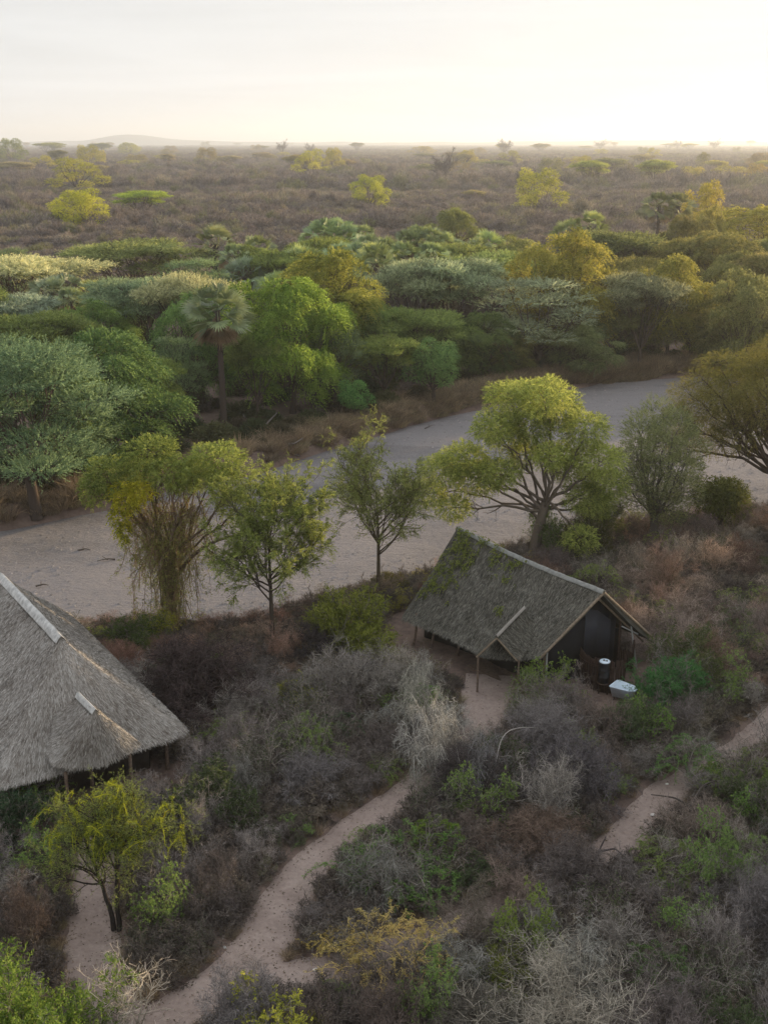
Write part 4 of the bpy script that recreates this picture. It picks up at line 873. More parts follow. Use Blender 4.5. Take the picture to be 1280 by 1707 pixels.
# trees on the dry plain
FAR = [(138, 315, 392, 98, 'lob2', YL, 'domed lime-yellow tree, lowest of the column of bright trees on the plain'), (130, 262, 330, 84, 'lob1', (.13, .145, .03), 'olive-yellow tree directly above the domed lime-yellow one'),
 (148, 241, 285, 42, 'lob0', (.13, .14, .03), 'small yellow-green tree crowning the column of bright trees'), (74, 258, 292, 44, 'lob1', (.15, .16, .03), 'small yellow tree between the column of bright trees and the frame edge'),
 (20, 230, 275, 46, 'lob0', (.07, .10, .03), 'dark tree on the horizon at the frame corner below the hill'), (82, 237, 262, 50, 'umb0', (.09, .11, .03), 'flat green crown on the horizon beside the dark corner tree'),
 (214, 237, 262, 38, 'lob2', (.13, .15, .03), 'bright little tree on the horizon right below the distant hill'), (168, 238, 262, 32, 'umb1', (.07, .09, .04), 'low dark crown on the horizon below the hill\'s foot'),
 (238, 317, 372, 78, 'umb2', (.10, .16, .03), 'green spreading umbrella tree on the plain, beside the domed lime-yellow tree'), (518, 248, 305, 52, 'lob1', YL, 'bright yellow tree high on the plain above the palm cluster'),
 (557, 246, 300, 36, 'lob0', (.13, .14, .04), 'paler yellow tree just behind the bright yellow one'), (617, 291, 355, 64, 'lob2', (.13, .165, .03), 'lime-yellow tree alone on the plain above the palm grove'),
 (893, 280, 372, 80, 'lob0', (.13, .15, .035), 'tall yellow tree with two-tiered crown on the plain'), (982, 267, 318, 52, 'umb2', (.10, .13, .03), 'flat-topped green tree beyond the tall two-tiered yellow tree'),
 (968, 259, 300, 42, 'lob1', (.14, .15, .03), 'yellowish tree partly behind the flat-topped green tree'), (1092, 266, 318, 56, 'umb1', (.10, .12, .035), 'lone umbrella tree on the plain above the hazy palms'),
 (345, 245, 280, 40, 'lob0', (.10, .09, .04), 'faint brownish tree on the plain between hill and bright yellow tree'), (790, 316, 345, 34, 'umb0', (.12, .12, .06), 'tiny low domed tree on the bare plain'),
 (778, 249, 285, 40, 'lob2', (.13, .12, .03), 'ochre tree left of a rounder olive one in the hazy distance'), (850, 250, 285, 42, 'lob1', (.10, .11, .04), 'rounder olive tree in the hazy distance'),
 (704, 243, 262, 44, 'lob0', (.14, .13, .03), 'low ochre crown nearest the bare horizon tree'), (830, 267, 290, 44, 'umb0', (.06, .08, .035), 'dark low umbrella crown in the hazy distance'),
 (1155, 277, 312, 50, 'lob0', (.14, .13, .04), 'hazy ochre tree above the hazy palm pair'), (1215, 275, 312, 66, 'lob1', (.13, .12, .04), 'hazy wide ochre tree near the sunlit frame edge'), (1260, 272, 308, 50, 'lob2', (.14, .12, .04), 'hazy ochre tree touching the sunlit frame edge')]
for f in FAR: plant(*f[:4], f[4].replace('lob', 'far'), f[5], 'plain_tree', f[6], TREE, 'scattered trees on the dry plain')
rngF = np.random.default_rng(9)
for i in range(60):
    px = rngF.uniform(0, 1280); foot = 244 + 62 * rngF.uniform(0, 1) ** 1.7; tp = foot - rngF.uniform(9, 17) * (foot - 225) / 28
    plant(px, tp, foot, rngF.uniform(15, 30) * (foot - 215) / 45, ('umb0', 'far0', 'umb1', 'far1')[i % 4], [(.10, .095, .05), (.13, .13, .035), (.075, .085, .045), (.11, .10, .06)][rngF.integers(4)], 'distant_tree', 'tiny olive or ochre tree scattered near the horizon of the plain', TREE, 'tiny distant trees near the horizon')
def bare_tree(seed, Ht=8, R0=4):
    rng = np.random.default_rng(seed); pads = []
    for i in range(12):
        a = i * 2.4; r = R0 * rng.uniform(.3, .8); pads.append((r * math.cos(a), r * math.sin(a), Ht * rng.uniform(.6, .95), 1, 1, 1))
    mbt, P, R = limbs_to_pads(rng, pads, (0, 0, Ht * .3), .3)
    c, r = grow(P, R, 8, rng, 1.8, (.4, 1.0), .25, 5, .3, .3); tubes(mbt, c, np.maximum(r, .03), 4, .5)
    c2, r2 = grow(c, r, 9, rng, 1.0, (.4, 1.1), .2, 4, .2, .3); ribbons(mbt, c2, .045, rng, rng.uniform(0, 1, len(c2))); return mbt
BT = [bare_tree(s).mesh('branches', M_BARK) for s in (71, 72)]
for i, (px, tp, foot, w, lab) in enumerate([(738, 248, 318, 46, 'tall leafless tree standing on the brown plain'), (840, 229, 262, 26, 'rounded leafless tree breaking the horizon line'), (470, 232, 262, 22, 'grey leafless crown on the horizon between the hill and the bright yellow tree'),
        (516, 236, 262, 18, 'tiny bare crown on the horizon above the bright yellow tree'), (1190, 231, 252, 24, 'broad bare crown on the hazy horizon'), (1128, 232, 252, 16, 'narrow bare crown on the hazy horizon'), (1000, 232, 252, 24, 'bare crown on the horizon above the flat-topped green tree')]):
    g = at(px, foot); z0 = gz1(g[0], g[1]); v = (853.5 - tp) / F; slope = (-math.sin(PITCH) + v * math.cos(PITCH)) / (math.cos(PITCH) + v * math.sin(PITCH)); ht = H + slope * g[1] - z0; ht = max(ht, 6)
    r = tag(obj('bare_tree', BT[i % 2], None, (.10, .085, .08)), lab, TREE, 'leafless trees near the horizon'); r.location = (g[0], g[1], z0 - .1); s = w / F * g[1] / 7.0; r.scale = (s, s, ht / 8.2)

# ------------------------------------------------------------------ trees of the near bank
def custom(px, foot, name, label, col, mb, mbt, bark=BARK, extra=(), rz=0, group=None, mat=None):
    g = at(px, foot, 0); r = root(name, (g[0], g[1], gz1(g[0], g[1]) - .06), rz); tag(r, label, TREE, group)
    obj('crown', mb.mesh('crown', mat or M_LEAF), r, col); obj('trunk', mbt.mesh('trunk', M_BARK), r, bark)
    for nm, m_, mt, c in extra: obj(nm, m_.mesh(nm, mt), r, c)
    BLOCKS.append((g[0], g[1], .5)); return r
def vine_tree():
    rng = np.random.default_rng(81)
    pads = [(-3.9, .4, 8.3, .9, 1.0, .9), (-3.1, 0, 9.2, 1.25, 1.5, .95), (-2.4, 1.0, 8.4, 1.1, 1.1, .9), (-.6, .3, 10.3, 1.45, 1.6, .95), (-1.2, 0, 9.4, .8, .8, .6), (.5, -.8, 9.6, 1.2, 1.2, .9), (2.7, .3, 9.9, 1.55, 1.6, 1.0), (3.4, -.5, 9.1, 1.0, 1.1, .8), (3.6, .8, 7.2, 1.0, 1.0, .8), (.9, .6, 8.7, .9, .9, .6), (1.6, 0, 9.3, 1, 1, .7)]
    mbt, P, R = limbs_to_pads(rng, pads, (.1, 0, 5.2), .30, lean=(-.3, .2)); finish_tree(rng, mbt, P, R, pads, None, (6, 5), (1.1, .7))
    low = bez(np.array([.2, 0, 3.2]), np.array([1.4, -.2, 5.6]), np.array([4.0, -.3, 6.0]), 9); tubes(mbt, low, np.linspace(.15, .05, 9), 6, .4)
    mb = MB()
    for p in pads:
        q, d = pad_points(rng, p, int(430 * p[3] * p[4]), .5, .7); sprays(mb, q, d + rng.normal(size=d.shape) * .5, .36, 7, .13, .055, rng, .3, .9, upn=.35)
    yl = MB()
    for p in [(-1.9, -.9, 8.3, .9, .7, .8), (-2.3, -.9, 7.2, .55, .5, 1.0), (-1.2, -.9, 8.6, .8, .6, .5), (-2.2, -.8, 6.3, .3, .3, .6)]:
        q, d = pad_points(rng, p, int(420 * p[3] * p[4] + 120), .4, .8); sprays(yl, q, d + rng.normal(size=d.shape) * .5, .3, 6, .12, .07, rng, .5, .9, upn=.3)
    vn = MB(); vl = MB(); n = 130; a = rng.uniform(0, 6.28, n); top = np.array([pads[i][:3] for i in rng.integers(0, 11, n)]) * [.66, .6, .84] + rng.normal(size=(n, 3)) * .4
    rb = rng.uniform(.15, 2.1, n) * (1 + .35 * np.sin(a * 3)); bot = np.stack([np.cos(a) * rb - .1, np.sin(a) * rb, rng.uniform(0, 4.2, n) * (rb > .8) + rng.uniform(0, .8, n)], 1); midp = np.stack([np.cos(a) * rb * .9, np.sin(a) * rb * .9, rng.uniform(3.5, 6.5, n)], 1)
    k = 12; t = np.linspace(0, 1, k)[None, :, None]; P = (1 - t) ** 2 * top[:, None] + 2 * t * (1 - t) * midp[:, None] + t * t * bot[:, None] + np.cumsum(rng.normal(size=(n, k, 3)) * .09, axis=1)
    tubes(vn, P, np.full((n, k), .011) * rng.uniform(.6, 2.4, (n, 1)), 3, rng.uniform(0, 1, n))
    c, r = grow(P, np.full((n, k), .01), 26, rng, .75, (.4, 1.5), -.5, 5, .05, .6); ribbons(vn, c, .012, rng, rng.uniform(0, 1, len(c)))
    m = 11000; i = rng.integers(0, len(c), m); q = c[i, rng.integers(1, 5, m)]; sprays(vl, q, rng.normal(size=(m, 3)) + [0, 0, -.5], .2, 4, .08, .035, rng, .3, .9, upn=.2)
    return mb, mbt, (('yellow_foliage', yl, M_LEAF, (.30, .27, .04)), ('hanging_vines', vn, M_STRAW, (.24, .175, .115)), ('vine_leaves', vl, M_LEAF, (.185, .19, .06)))
a, b, ex = vine_tree(); custom(290, 1052, 'vine_clad_tree', 'tall tree with lobed olive crown and a thick curtain of brown vines round its trunk', (.18, .205, .06), a, b, (.12, .085, .065), ex)
def grand_tree():
    rng = np.random.default_rng(83)
    px = [(812, 700, 1.3), (845, 668, 1.7), (890, 655, 1.8), (925, 690, 1.6), (960, 712, 1.5), (878, 712, 1.5), (840, 730, 1.3), (770, 762, 1.5), (735, 790, 1.4), (790, 800, 1.6), (712, 822, 1.2), (755, 832, 1.1), (825, 775, 1.3), (985, 762, 1.6), (1002, 800, 1.4), (970, 830, 1.4), (930, 760, 1.3), (1000, 845, 1.1), (900, 745, 1.0), (955, 870, 1.1), (945, 795, 1.2), (870, 765, 1.0)]
    pads = []
    for x, y, s in px: pads.append(((x - 888) * .0395, rng.uniform(-2.4, 2.4), (925 - y) * .0412 + rng.uniform(-.3, .3), s * 1.04, s * 1.1, s * .68))
    mbt, P, R = limbs_to_pads(rng, pads, (.7, 0, 3.9), .36, lean=(-.1, 0)); finish_tree(rng, mbt, P, R, pads, None, (6, 5), (1.1, .7))
    mb = MB()
    for p in pads:
        q, d = pad_points(rng, p, int(400 * p[3] * p[4]), .4, .8); sprays(mb, q, d + rng.normal(size=d.shape) * .5, .40, 7, .13, .06, rng, .25, .9, upn=.35)
    return mb, mbt
a, b = grand_tree(); custom(888, 928, 'yellow_green_tree', 'large spreading yellow-green tree with pale forking limbs above the tent ridge', (.25, .275, .08), a, b, (.155, .125, .10))
a, b, _, _ = tree_airy(84, 3.8, .10, 3.6, 9.1, 2.6); custom(455, 1088, 'feathery_tree', 'feathery green young tree with a bent low branch on the river bank', (.20, .22, .065), a, b, (.07, .055, .045), rz=1.1)
a, b, _, _ = tree_airy(85, 3.0, .085, 3.6, 8.2, 3.0); custom(630, 1002, 'airy_tree', 'thin airy tree through which the river sand shows, beside the tent roof', (.24, .255, .085), a, b, (.085, .065, .045), rz=.4)
def bushy_upright():
    rng = np.random.default_rng(86); pads = []
    for i in range(20):
        z = 2.4 + 6.2 * i / 19; r = 2.6 * math.sin(math.pi * (.2 + .65 * i / 19)); an = i * 2.4; pads.append((r * math.cos(an) * .8, r * math.sin(an) * .8, z, 1.3, 1.3, 1.25))
    mbt, P, R = limbs_to_pads(rng, pads, (0, 0, 2.0), .32); finish_tree(rng, mbt, P, R, pads, None, (6, 6), (1.2, .8)); mb = MB()
    for p in pads:
        q, d = pad_points(rng, p, 420, .45, .8); sprays(mb, q, d * [1, 1, .5] + rng.normal(size=d.shape) * .4 + [0, 0, .5], .45, 7, .12, .045, rng, .1, .6, upn=.25)
    return mb, mbt
a, b = bushy_upright(); custom(1088, 902, 'grey_green_tree', 'dense grey-green upright tree between the yellow-green tree and the dark overhanging one', (.17, .19, .085), a, b, (.10, .085, .075))
def overhang():
    rng = np.random.default_rng(87); pads = []
    sp = [(-8.6, -.6, 5.4), (-8.9, .4, 7.0), (-8.2, .6, 8.4), (-7.4, -.5, 9.4), (-7.2, 1.2, 7.6), (-7.6, -1, 6.2), (-6.3, 0, 10.4), (-6.3, 0, 6.6), (-5.8, 1, 8.0), (-5.2, -1, 7.4), (-4.4, .5, 9.3), (-4.6, -1.5, 8.4), (-3.4, 1.5, 10.4), (-3.2, -1, 10.0), (-2.2, .5, 11.4), (-1.4, -1.5, 11.2), (-.6, 1, 12.2), (.8, 0, 12.4), (2, 1.5, 12), (3.4, -.5, 11.2), (4.6, .5, 10), (5.6, -1, 8.6), (-3.6, -2.5, 8.0), (-2, -3, 8.6), (0, -3.4, 9.2), (2, -3, 9.4), (-5.9, -.5, 5.6), (-4.9, -1.8, 6.3), (1, 3.4, 10.6), (-2, 3.4, 9.8), (4, 3, 9), (-.6, -1, 10.4), (-1.9, -2.2, 7.2), (-4.1, .6, 7.4)]
    for x, y, z in sp + [(-5, 2, 8.8), (-3, 2.6, 8.4), (-6.4, -1.6, 8.4), (-4, -3, 9.2), (-1, -4, 10), (-2.6, 0, 9), (.5, 0, 11)]: pads.append((x, y, z * 1.13, 1.7, 1.7, 1.1))
    mbt, P, R = limbs_to_pads(rng, pads, (.2, 0, 2.9), .55); c2 = finish_tree(rng, mbt, P, R, pads, None, (8, 7), (1.8, 1.1)); mb = MB()
    for p in pads:
        q, d = pad_points(rng, p, 560, .4, .6); sprays(mb, q, d + rng.normal(size=d.shape) * .4 + [0, 0, -.1], .5, 7, .11, .042, rng, .35, .7, upn=.35)
    return mb, mbt
a, b = overhang(); custom(1318, 838, 'dark_thorn_tree', 'huge olive-brown thorn tree reaching in over the river bank with many bare lower branches', (.17, .165, .05), a, b, (.075, .055, .045))
a, b, _, _ = tree_lobed(88, 1.5, .10, 1.35, 3.6, npad=6, low=.62); custom(1192, 897, 'small_tree', 'small dark green tree silhouetted on the bank beneath the overhanging thorn tree', (.085, .10, .025), a, b)
def twin_stem():
    rng = np.random.default_rng(89); mbt = MB(); P = []; R = []
    for s in ((np.array([-.05, 0, 0]), np.array([-.2, 0, 1.6]), np.array([-.85, .1, 3.3])), (np.array([.12, 0, 0]), np.array([.25, .1, 1.8]), np.array([.25, 0, 3.8])), (np.array([.18, 0, 1.6]), np.array([.3, -.2, 3.0]), np.array([1.0, -.2, 3.9]))):
        P.append(bez(*s, 9)); R.append(np.linspace(.10, .04, 9) * (1 if len(P) < 3 else .6))
    P = np.array(P) + rng.normal(size=(3, 9, 3)) * .035 * np.array([1, 1, .3]); R = np.array(R); tubes(mbt, P, R, 8, .3)
    c, r = grow(P, R, 13, rng, 2.1, (.5, 1.2), .35, 7, .45, .3, .5, .14); tubes(mbt, c, np.maximum(r, .012), 5, rng.uniform(0, .8, len(c)))
    c2, r2 = grow(c, r, 10, rng, 1.0, (.4, 1.1), .3, 5, .2, .4, .6, .16); tubes(mbt, c2, np.maximum(r2, .007), 3, rng.uniform(0, .8, len(c2)))
    c3, r3 = grow(c2, r2, 6, rng, .5, (.4, 1.2), .1, 4, .2, .5, .6, .2); ribbons(mbt, c3, .010, rng, rng.uniform(0, 1, len(c3)))
    mb = MB(); m = 9000; i = rng.integers(0, len(c3), m); q = c3[i, rng.integers(0, 4, m)]; sprays(mb, q, c3[i, 3] - c3[i, 0] + rng.normal(size=(m, 3)) * .2, .2, 6, .05, .017, rng, .3, .7, upn=.3)
    vn = MB(); n = 150; s = c2[rng.integers(0, len(c2), n), 4]; s = s[s[:, 2] > 3.4]; n = len(s); k = 10; V = np.zeros((n, k, 3)); V[:, 0] = s; d = nrm(rng.normal(size=(n, 3)) + [-.5, -.3, 1.2])
    for j in range(1, k): d = nrm(d + [0, 0, -.32] + rng.normal(size=d.shape) * .2); V[:, j] = V[:, j - 1] + d * rng.uniform(.07, .11, (n, 1))
    tubes(vn, V, np.full((n, k), .011), 4, rng.uniform(0, 1, n)); m = 4200; i = rng.integers(0, n, m); sprays(vn, V[i, rng.integers(0, k, m)], rng.normal(size=(m, 3)), .12, 4, .05, .022, rng, .1, .8)
    return mb, mbt, (('creeper', vn, M_LEAF, (.30, .30, .045)),)
a, b, ex = twin_stem(); custom(192, 1540, 'twin_stem_tree', 'small twin-stemmed tree with a yellow-green creeper crown beside the side footpath', (.16, .19, .06), a, b, (.05, .042, .038), ex).scale = (1.0, 1.0, 1.1)

# ------------------------------------------------------------------ shrubs one can tell apart
SH = {
 'dry0': lambda: shrub_dry(101), 'dry1': lambda: shrub_dry(102, 1.7, 1.8, 18, (6, 6, 7), .013, 1500), 'dry2': lambda: shrub_dry(103, 1.4, 2.6, 12, (6, 6, 6), .015, 0, .5, (.1, .8)),
 'dry3': lambda: shrub_dry(104, 1.8, 1.5, 20, (6, 6, 7), .012, 2500, .1, (.3, 1.4), .25), 'dome': lambda: shrub_dry(105, 1.7, 2.2, 34, (8, 8, 9), .014, 7000, .15, (.1, 1.45), .15),
 'pale': lambda: shrub_dry(106, 1.7, 2.3, 22, (6, 6, 6), .010, 0, .45, (.1, 1.0)), 'thorn': lambda: shrub_dry(107, 1.9, 2.4, 16, (7, 6, 6), .015, 0, -.1, (.1, 1.3), .55),
 'sap': lambda: shrub_dry(108, .9, 2.6, 6, (6, 5, 3), .014, 0, .7, (.05, .45)),
}
LS = {
 'lf0': lambda: shrub_leafy(111), 'lf1': lambda: shrub_leafy(112, 1.5, 1.9, 3800, .075, .035, 14, True), 'lf2': lambda: shrub_leafy(113, 1.3, 2.4, 1500, .10, .06, 9, False, (5, 4, 3)), 'lfd': lambda: shrub_leafy(114, 1.5, 1.9, 6500, .08, .032, 18, True),
 'vin0': lambda: shrub_vine(121, 1.6, 2.0, 45, 1800), 'vin1': lambda: shrub_vine(122, 1.8, 1.7, 75, 3200), 'vinG': lambda: shrub_vine(123, 1.8, 1.7, 130, 2600), 'spr': lambda: shrub_leafy(115, 1.4, 2.0, 900, .06, .03, 12, False),
}
SC_ = {}
def smodel(k):
    if k in SC_: return SC_[k]
    if k in SH:
        mb, _, _ = SH[k](); V = np.concatenate(mb.V); me = mb.mesh('dry_shrub', M_TWIG); d = (me, None)
    else:
        mb, mt = LS[k](); V = np.concatenate(mt.V); d = (mb.mesh('leaves', M_LEAF), mt.mesh('stems', M_TWIG))
    w = np.percentile(V[:, 0], 98) - np.percentile(V[:, 0], 2); h = np.percentile(V[:, 2], 99); SC_[k] = (*d, w, h); return SC_[k]
rngS = np.random.default_rng(31)
TW = (.17, .150, .13)
st_dry = lambda k: k in SH
def shrub(x, y, k, w, h, col, label, group=None, name=None, twig=TW, cat='shrub'):
    if st_dry(k): col = (col[0] * .89, col[1] * .875, col[2] * .81)
    me, st, w0, h0 = smodel(k); s = (w / w0, w / w0, h / h0); loc = (x, y, gz1(x, y) - .05); rz = rngS.uniform(0, 6.28)
    if st is None:
        o = tag(obj(name or 'dry_shrub', me, None, col), label, cat, group); o.location = loc; o.rotation_euler = (0, 0, rz); o.scale = s
    else:
        o = root(name or 'leafy_shrub', loc, rz, s); tag(o, label, cat, group); obj('leaves', me, o, col); obj('stems', st, o, twig)
    return o
SPECIAL = [ # px, foot py, width m, height m, kind, colour, name, label
 (325, 1192, 4.8, 3.7, 'dome', (.07, .054, .056), 'round_shrub', 'dense dark dome-shaped leafless shrub beside the corner of the big thatched roof'),
 (375, 1175, 2.6, 1.9, 'dome', (.085, .06, .05), 'round_shrub', 'lower rust-brown dome shrub leaning on the dark dome-shaped shrub'),
 (496, 1180, 1.9, 1.9, 'vin1', (.27, .29, .05), 'creeper_shrub', 'shrub smothered by bright yellow-green creeper arches between the two buildings'),
 (590, 1096, 3.9, 3.4, 'lfd', (.21, .22, .05), 'leafy_shrub', 'yellow-green feathery shrub at the foot of the airy tree'),
 (520, 1110, 2.2, 2.2, 'dome', (.105, .092, .098), 'round_shrub', 'grey-mauve twiggy shrub between the feathery tree and the yellow-green shrub'),
 (228, 1085, 3.0, 2.0, 'lf1', (.085, .115, .035), 'leafy_shrub', 'green and yellow bush growing round the base of the vine-clad tree'),
 (268, 1070, 2.0, 1.8, 'lf0', (.27, .27, .04), 'leafy_shrub', 'bright yellow-green sprig bush on the sunny side of the vine-clad trunk'),
 (1108, 920, 2.4, 1.9, 'vin0', (.17, .20, .05), 'creeper_shrub', 'pale yellow-green tufted shrub below the grey-green tree'),
 (968, 935, 3.0, 2.9, 'lf1', (.075, .075, .03), 'leafy_shrub', 'dark olive shrub behind the tent ridge under the yellow-green tree'),
 (1000, 900, 3.0, 3.2, 'lf1', (.10, .12, .045), 'leafy_shrub', 'grey-green shrub against the trunk of the upright grey-green tree'),
 (915, 925, 2.6, 3.0, 'lf0', (.11, .15, .045), 'leafy_shrub', 'green shrub at the foot of the large yellow-green tree'),
 (1112, 1182, 2.9, 2.5, 'lfd', (.075, .165, .055), 'leafy_shrub', 'vivid green feathery bush beside the round pole palisade'),
 (1150, 1140, 3.2, 2.9, 'lf1', (.105, .125, .05), 'leafy_shrub', 'olive-grey airy bush behind the vivid green one'),
 (1085, 1235, 2.3, 2.2, 'lf2', (.12, .185, .045), 'leafy_shrub', 'loose yellow-green leafy bush in front of the vivid green bush'),
 (915, 1165, 2.7, 2.2, 'lf2', (.13, .19, .045), 'leafy_shrub', 'leafy green shrub in front of the black gable wall'),
 (890, 1200, 2.6, 2.0, 'spr', (.15, .20, .05), 'leafy_shrub', 'sparse green shrub between the porch clearing and the gable bush'),
 (1150, 1290, 3.0, 2.0, 'vin0', (.105, .17, .055), 'creeper_shrub', 'green creeper mound beside the long footpath bend'),
 (1235, 1330, 2.8, 2.3, 'vin1', (.12, .16, .045), 'creeper_shrub', 'olive creeper tangle above the leafy bush near the frame edge'),
 (1180, 1500, 2.4, 3.1, 'lf2', (.13, .20, .065), 'leafy_shrub', 'tall pale green leafy shrub on the lower side of the long footpath'),
 (1262, 1395, 2.2, 2.2, 'lf2', (.12, .20, .055), 'leafy_shrub', 'bright leafed shrub next to the tall pale green one at the frame edge'),
 (865, 1600, 1.9, 2.7, 'lf2', (.15, .205, .045), 'leafy_shrub', 'tall green leafy shrub inside the path bend beside the golden tangle'),
 (845, 1660, 1.6, 1.5, 'lf0', (.16, .18, .04), 'leafy_shrub', 'low yellow-green shrub at the foot of the tall leafy one'),
 (650, 1622, 3.4, 1.9, 'vinG', (.42, .34, .14), 'creeper_shrub', 'golden straw-coloured tangle of arching creepers inside the path fork'),
 (560, 1588, 1.9, 1.0, 'vin0', (.33, .26, .09), 'creeper_shrub', 'low golden-brown creeper fringe beside the middle footpath'),
 (670, 1462, 3.6, 1.9, 'vin1', (.12, .19, .06), 'creeper_shrub', 'wide green creeper mound beside the middle footpath'),
 (725, 1415, 2.2, 1.9, 'vin0', (.14, .22, .04), 'creeper_shrub', 'brighter green creeper arch on top of the wide green mound'),
 (600, 1475, 2.2, 1.3, 'spr', (.09, .12, .06), 'leafy_shrub', 'dull grey-green low shrub on the edge of the middle footpath'),
 (722, 1295, 3.0, 3.6, 'thorn', (.38, .37, .36), 'thorn_bush', 'tall pale grey thorn bush with drooping stems where the middle footpath turns'),
 (690, 1215, 2.6, 3.3, 'thorn', (.33, .32, .29), 'thorn_bush', 'grey thorn bush hung with dead vines in front of the verandah'),
 (800, 1330, 2.6, 3.0, 'thorn', (.16, .155, .165), 'thorn_bush', 'grey thorn bush draped over the middle footpath beside the bleached vine'),
 (712, 1190, 1.4, 2.0, 'vin0', (.12, .22, .04), 'creeper_shrub', 'small bright green creeper hook climbing the grey thorn bush'),
 (950, 1330, 3.4, 2.6, 'dome', (.115, .105, .115), 'round_shrub', 'broad blue-grey thicket dome between the tent and the long footpath'),
 (945, 1720, 4.6, 2.6, 'pale', (.26, .235, .21), 'bleached_shrub', 'large bleached straw-grey shrub at the bottom edge of the view'),
 (790, 1730, 2.8, 1.7, 'pale', (.20, .185, .165), 'bleached_shrub', 'smaller bleached shrub beside the large straw-grey one'),
 (232, 1710, 2.4, 2.7, 'sap', (.36, .32, .29), 'bare_sapling', 'whitish leafless sapling standing on the footpath fork'),
 (190, 1730, 1.5, 1.7, 'sap', (.30, .27, .25), 'bare_sapling', 'shorter whitish leafless sapling beside the taller one'),
 (40, 1800, 3.9, 3.9, 'lfd', (.14, .185, .045), 'leafy_shrub', 'dense lime-green feathery bush in the bottom corner beside the side footpath'),
 (435, 1790, 3.3, 2.7, 'lf2', (.27, .29, .055), 'leafy_shrub', 'yellow-leaved shrub at the bottom edge in front of the footpath fork'),
 (520, 1790, 1.5, 1.2, 'lf0', (.27, .25, .05), 'leafy_shrub', 'low yellow sprigs beside the yellow-leaved bottom shrub'),
 (25, 1400, 2.6, 2.3, 'lf1', (.06, .095, .05), 'leafy_shrub', 'dark blue-green bush under the near eave of the thatched hall'),
 (70, 1360, 2.2, 2.5, 'vin0', (.12, .18, .05), 'creeper_shrub', 'green creeper bush touching the near eave of the thatched hall'),
 (1205, 1100, 2.8, 2.2, 'spr', (.11, .14, .06), 'leafy_shrub', 'sparse olive shrub behind the airy olive-grey bush'),
 (1225, 1060, 2.6, 2.2, 'vin0', (.11, .14, .06), 'creeper_shrub', 'grey-green creeper shrub below the pale slab on the bank'),
 (560, 1235, 2.2, 1.7, 'vin0', (.085, .12, .065), 'creeper_shrub', 'dull green creeper arch in the grey scrub before the verandah'),
 (1010, 1530, 1.8, 1.4, 'spr', (.13, .20, .05), 'leafy_shrub', 'few green shoots on a dark shrub below the long footpath'),
 (752, 1292, 2.4, 2.0, 'dry2', (.22, .21, .205), 'dry_shrub', 'upright grey shrub crowding the middle footpath below the porch clearing'),
 (800, 1268, 2.2, 1.7, 'thorn', (.30, .29, .28), 'thorn_bush', 'grey thorn bush closing the middle footpath just below the porch clearing'),
 (700, 1168, 2.0, 2.5, 'thorn', (.28, .27, .26), 'thorn_bush', 'tall pale grey thorn bush screening the verandah posts'),
 (660, 1150, 2.2, 2.3, 'dry2', (.24, .215, .20), 'dry_shrub', 'upright grey-brown shrub at the verandah corner'),
 (748, 1232, 1.9, 1.7, 'dry2', (.28, .27, .26), 'dry_shrub', 'pale upright twig shrub at the lower edge of the porch clearing'),
 (872, 1225, 2.0, 1.7, 'dry0', (.26, .25, .25), 'dry_shrub', 'grey twig shrub on the gable side of the porch clearing'),
 (955, 1262, 2.3, 1.6, 'lf2', (.14, .18, .06), 'leafy_shrub', 'green leafed shrub in the scrub in front of the round pole palisade'),
 (1235, 1470, 2.2, 2.5, 'vin0', (.15, .20, .07), 'creeper_shrub', 'green creeper column at the frame edge beside the tall pale green shrub'),
 (1150, 1560, 2.0, 1.8, 'lf2', (.14, .20, .06), 'leafy_shrub', 'light green shrub directly below the tall pale green one'),
 (770, 1330, 2.6, 2.3, 'dome', (.12, .105, .11), 'round_shrub', 'dark tangled shrub under the bleached looping vine'),
 (940, 1478, 3.0, 2.1, 'dome', (.15, .13, .13), 'round_shrub', 'broad grey-brown thicket sprawling over the hidden stretch of the long footpath'),
 (865, 1512, 2.6, 1.8, 'dry1', (.18, .14, .13), 'dry_shrub', 'rust-grey shrub on the hidden stretch of the long footpath beside the tall leafy one'),
 (780, 1560, 2.4, 1.7, 'dry0', (.17, .145, .13), 'dry_shrub', 'grey shrub behind the golden tangle of creepers'),
 (890, 1420, 3.2, 1.7, 'dome', (.22, .165, .14), 'round_shrub', 'rusty low thicket just above the hidden stretch of the long footpath'),
 (1100, 1640, 2.4, 1.8, 'vin0', (.10, .155, .055), 'creeper_shrub', 'green creeper ring on the dark scrub below the tall pale green shrub'),
]
for i, (px, fy, w, h, k, col, nm, lab) in enumerate(SPECIAL):
    g = at(px, fy, 0); shrub(g[0], g[1], k, w, h, col, lab, None, nm); BLOCKS.append((g[0], g[1], w * (.22 if nm != 'round_shrub' else .36)))

def in_zone(px, py):
    if py > 1040 and px < 255 and py > 1390: pass
    return None
PM = PATHS['middle']; PLg = PATHS['long']; PSd = PATHS['side']
def zone(x, y):
    ym = np.interp(x, PM[::1, 0][np.argsort(PM[:, 0])], PM[:, 1][np.argsort(PM[:, 0])]); yl = np.interp(x, PLg[:, 0][np.argsort(PLg[:, 0])], PLg[:, 1][np.argsort(PLg[:, 0])]); xs_ = np.interp(y, PSd[:, 1], PSd[:, 0])
    if x < xs_ and y < 41: return 'between the side footpath and the hall eave'
    if y > ym and x < 4.5 and y < 50: return 'in the thicket between the thatched hall and the middle footpath'
    if y < yl: return 'in the scrub below the long footpath'
    if x < 4.5 and y < ym: return 'inside the loop between the middle and the long footpath'
    if y >= 50 and x < 4.5: return 'on the near river bank between the hall and the tent'
    if x > 9 and y > 53: return 'on the bank behind the tent and its palisade'
    return 'between the tent and the long footpath'
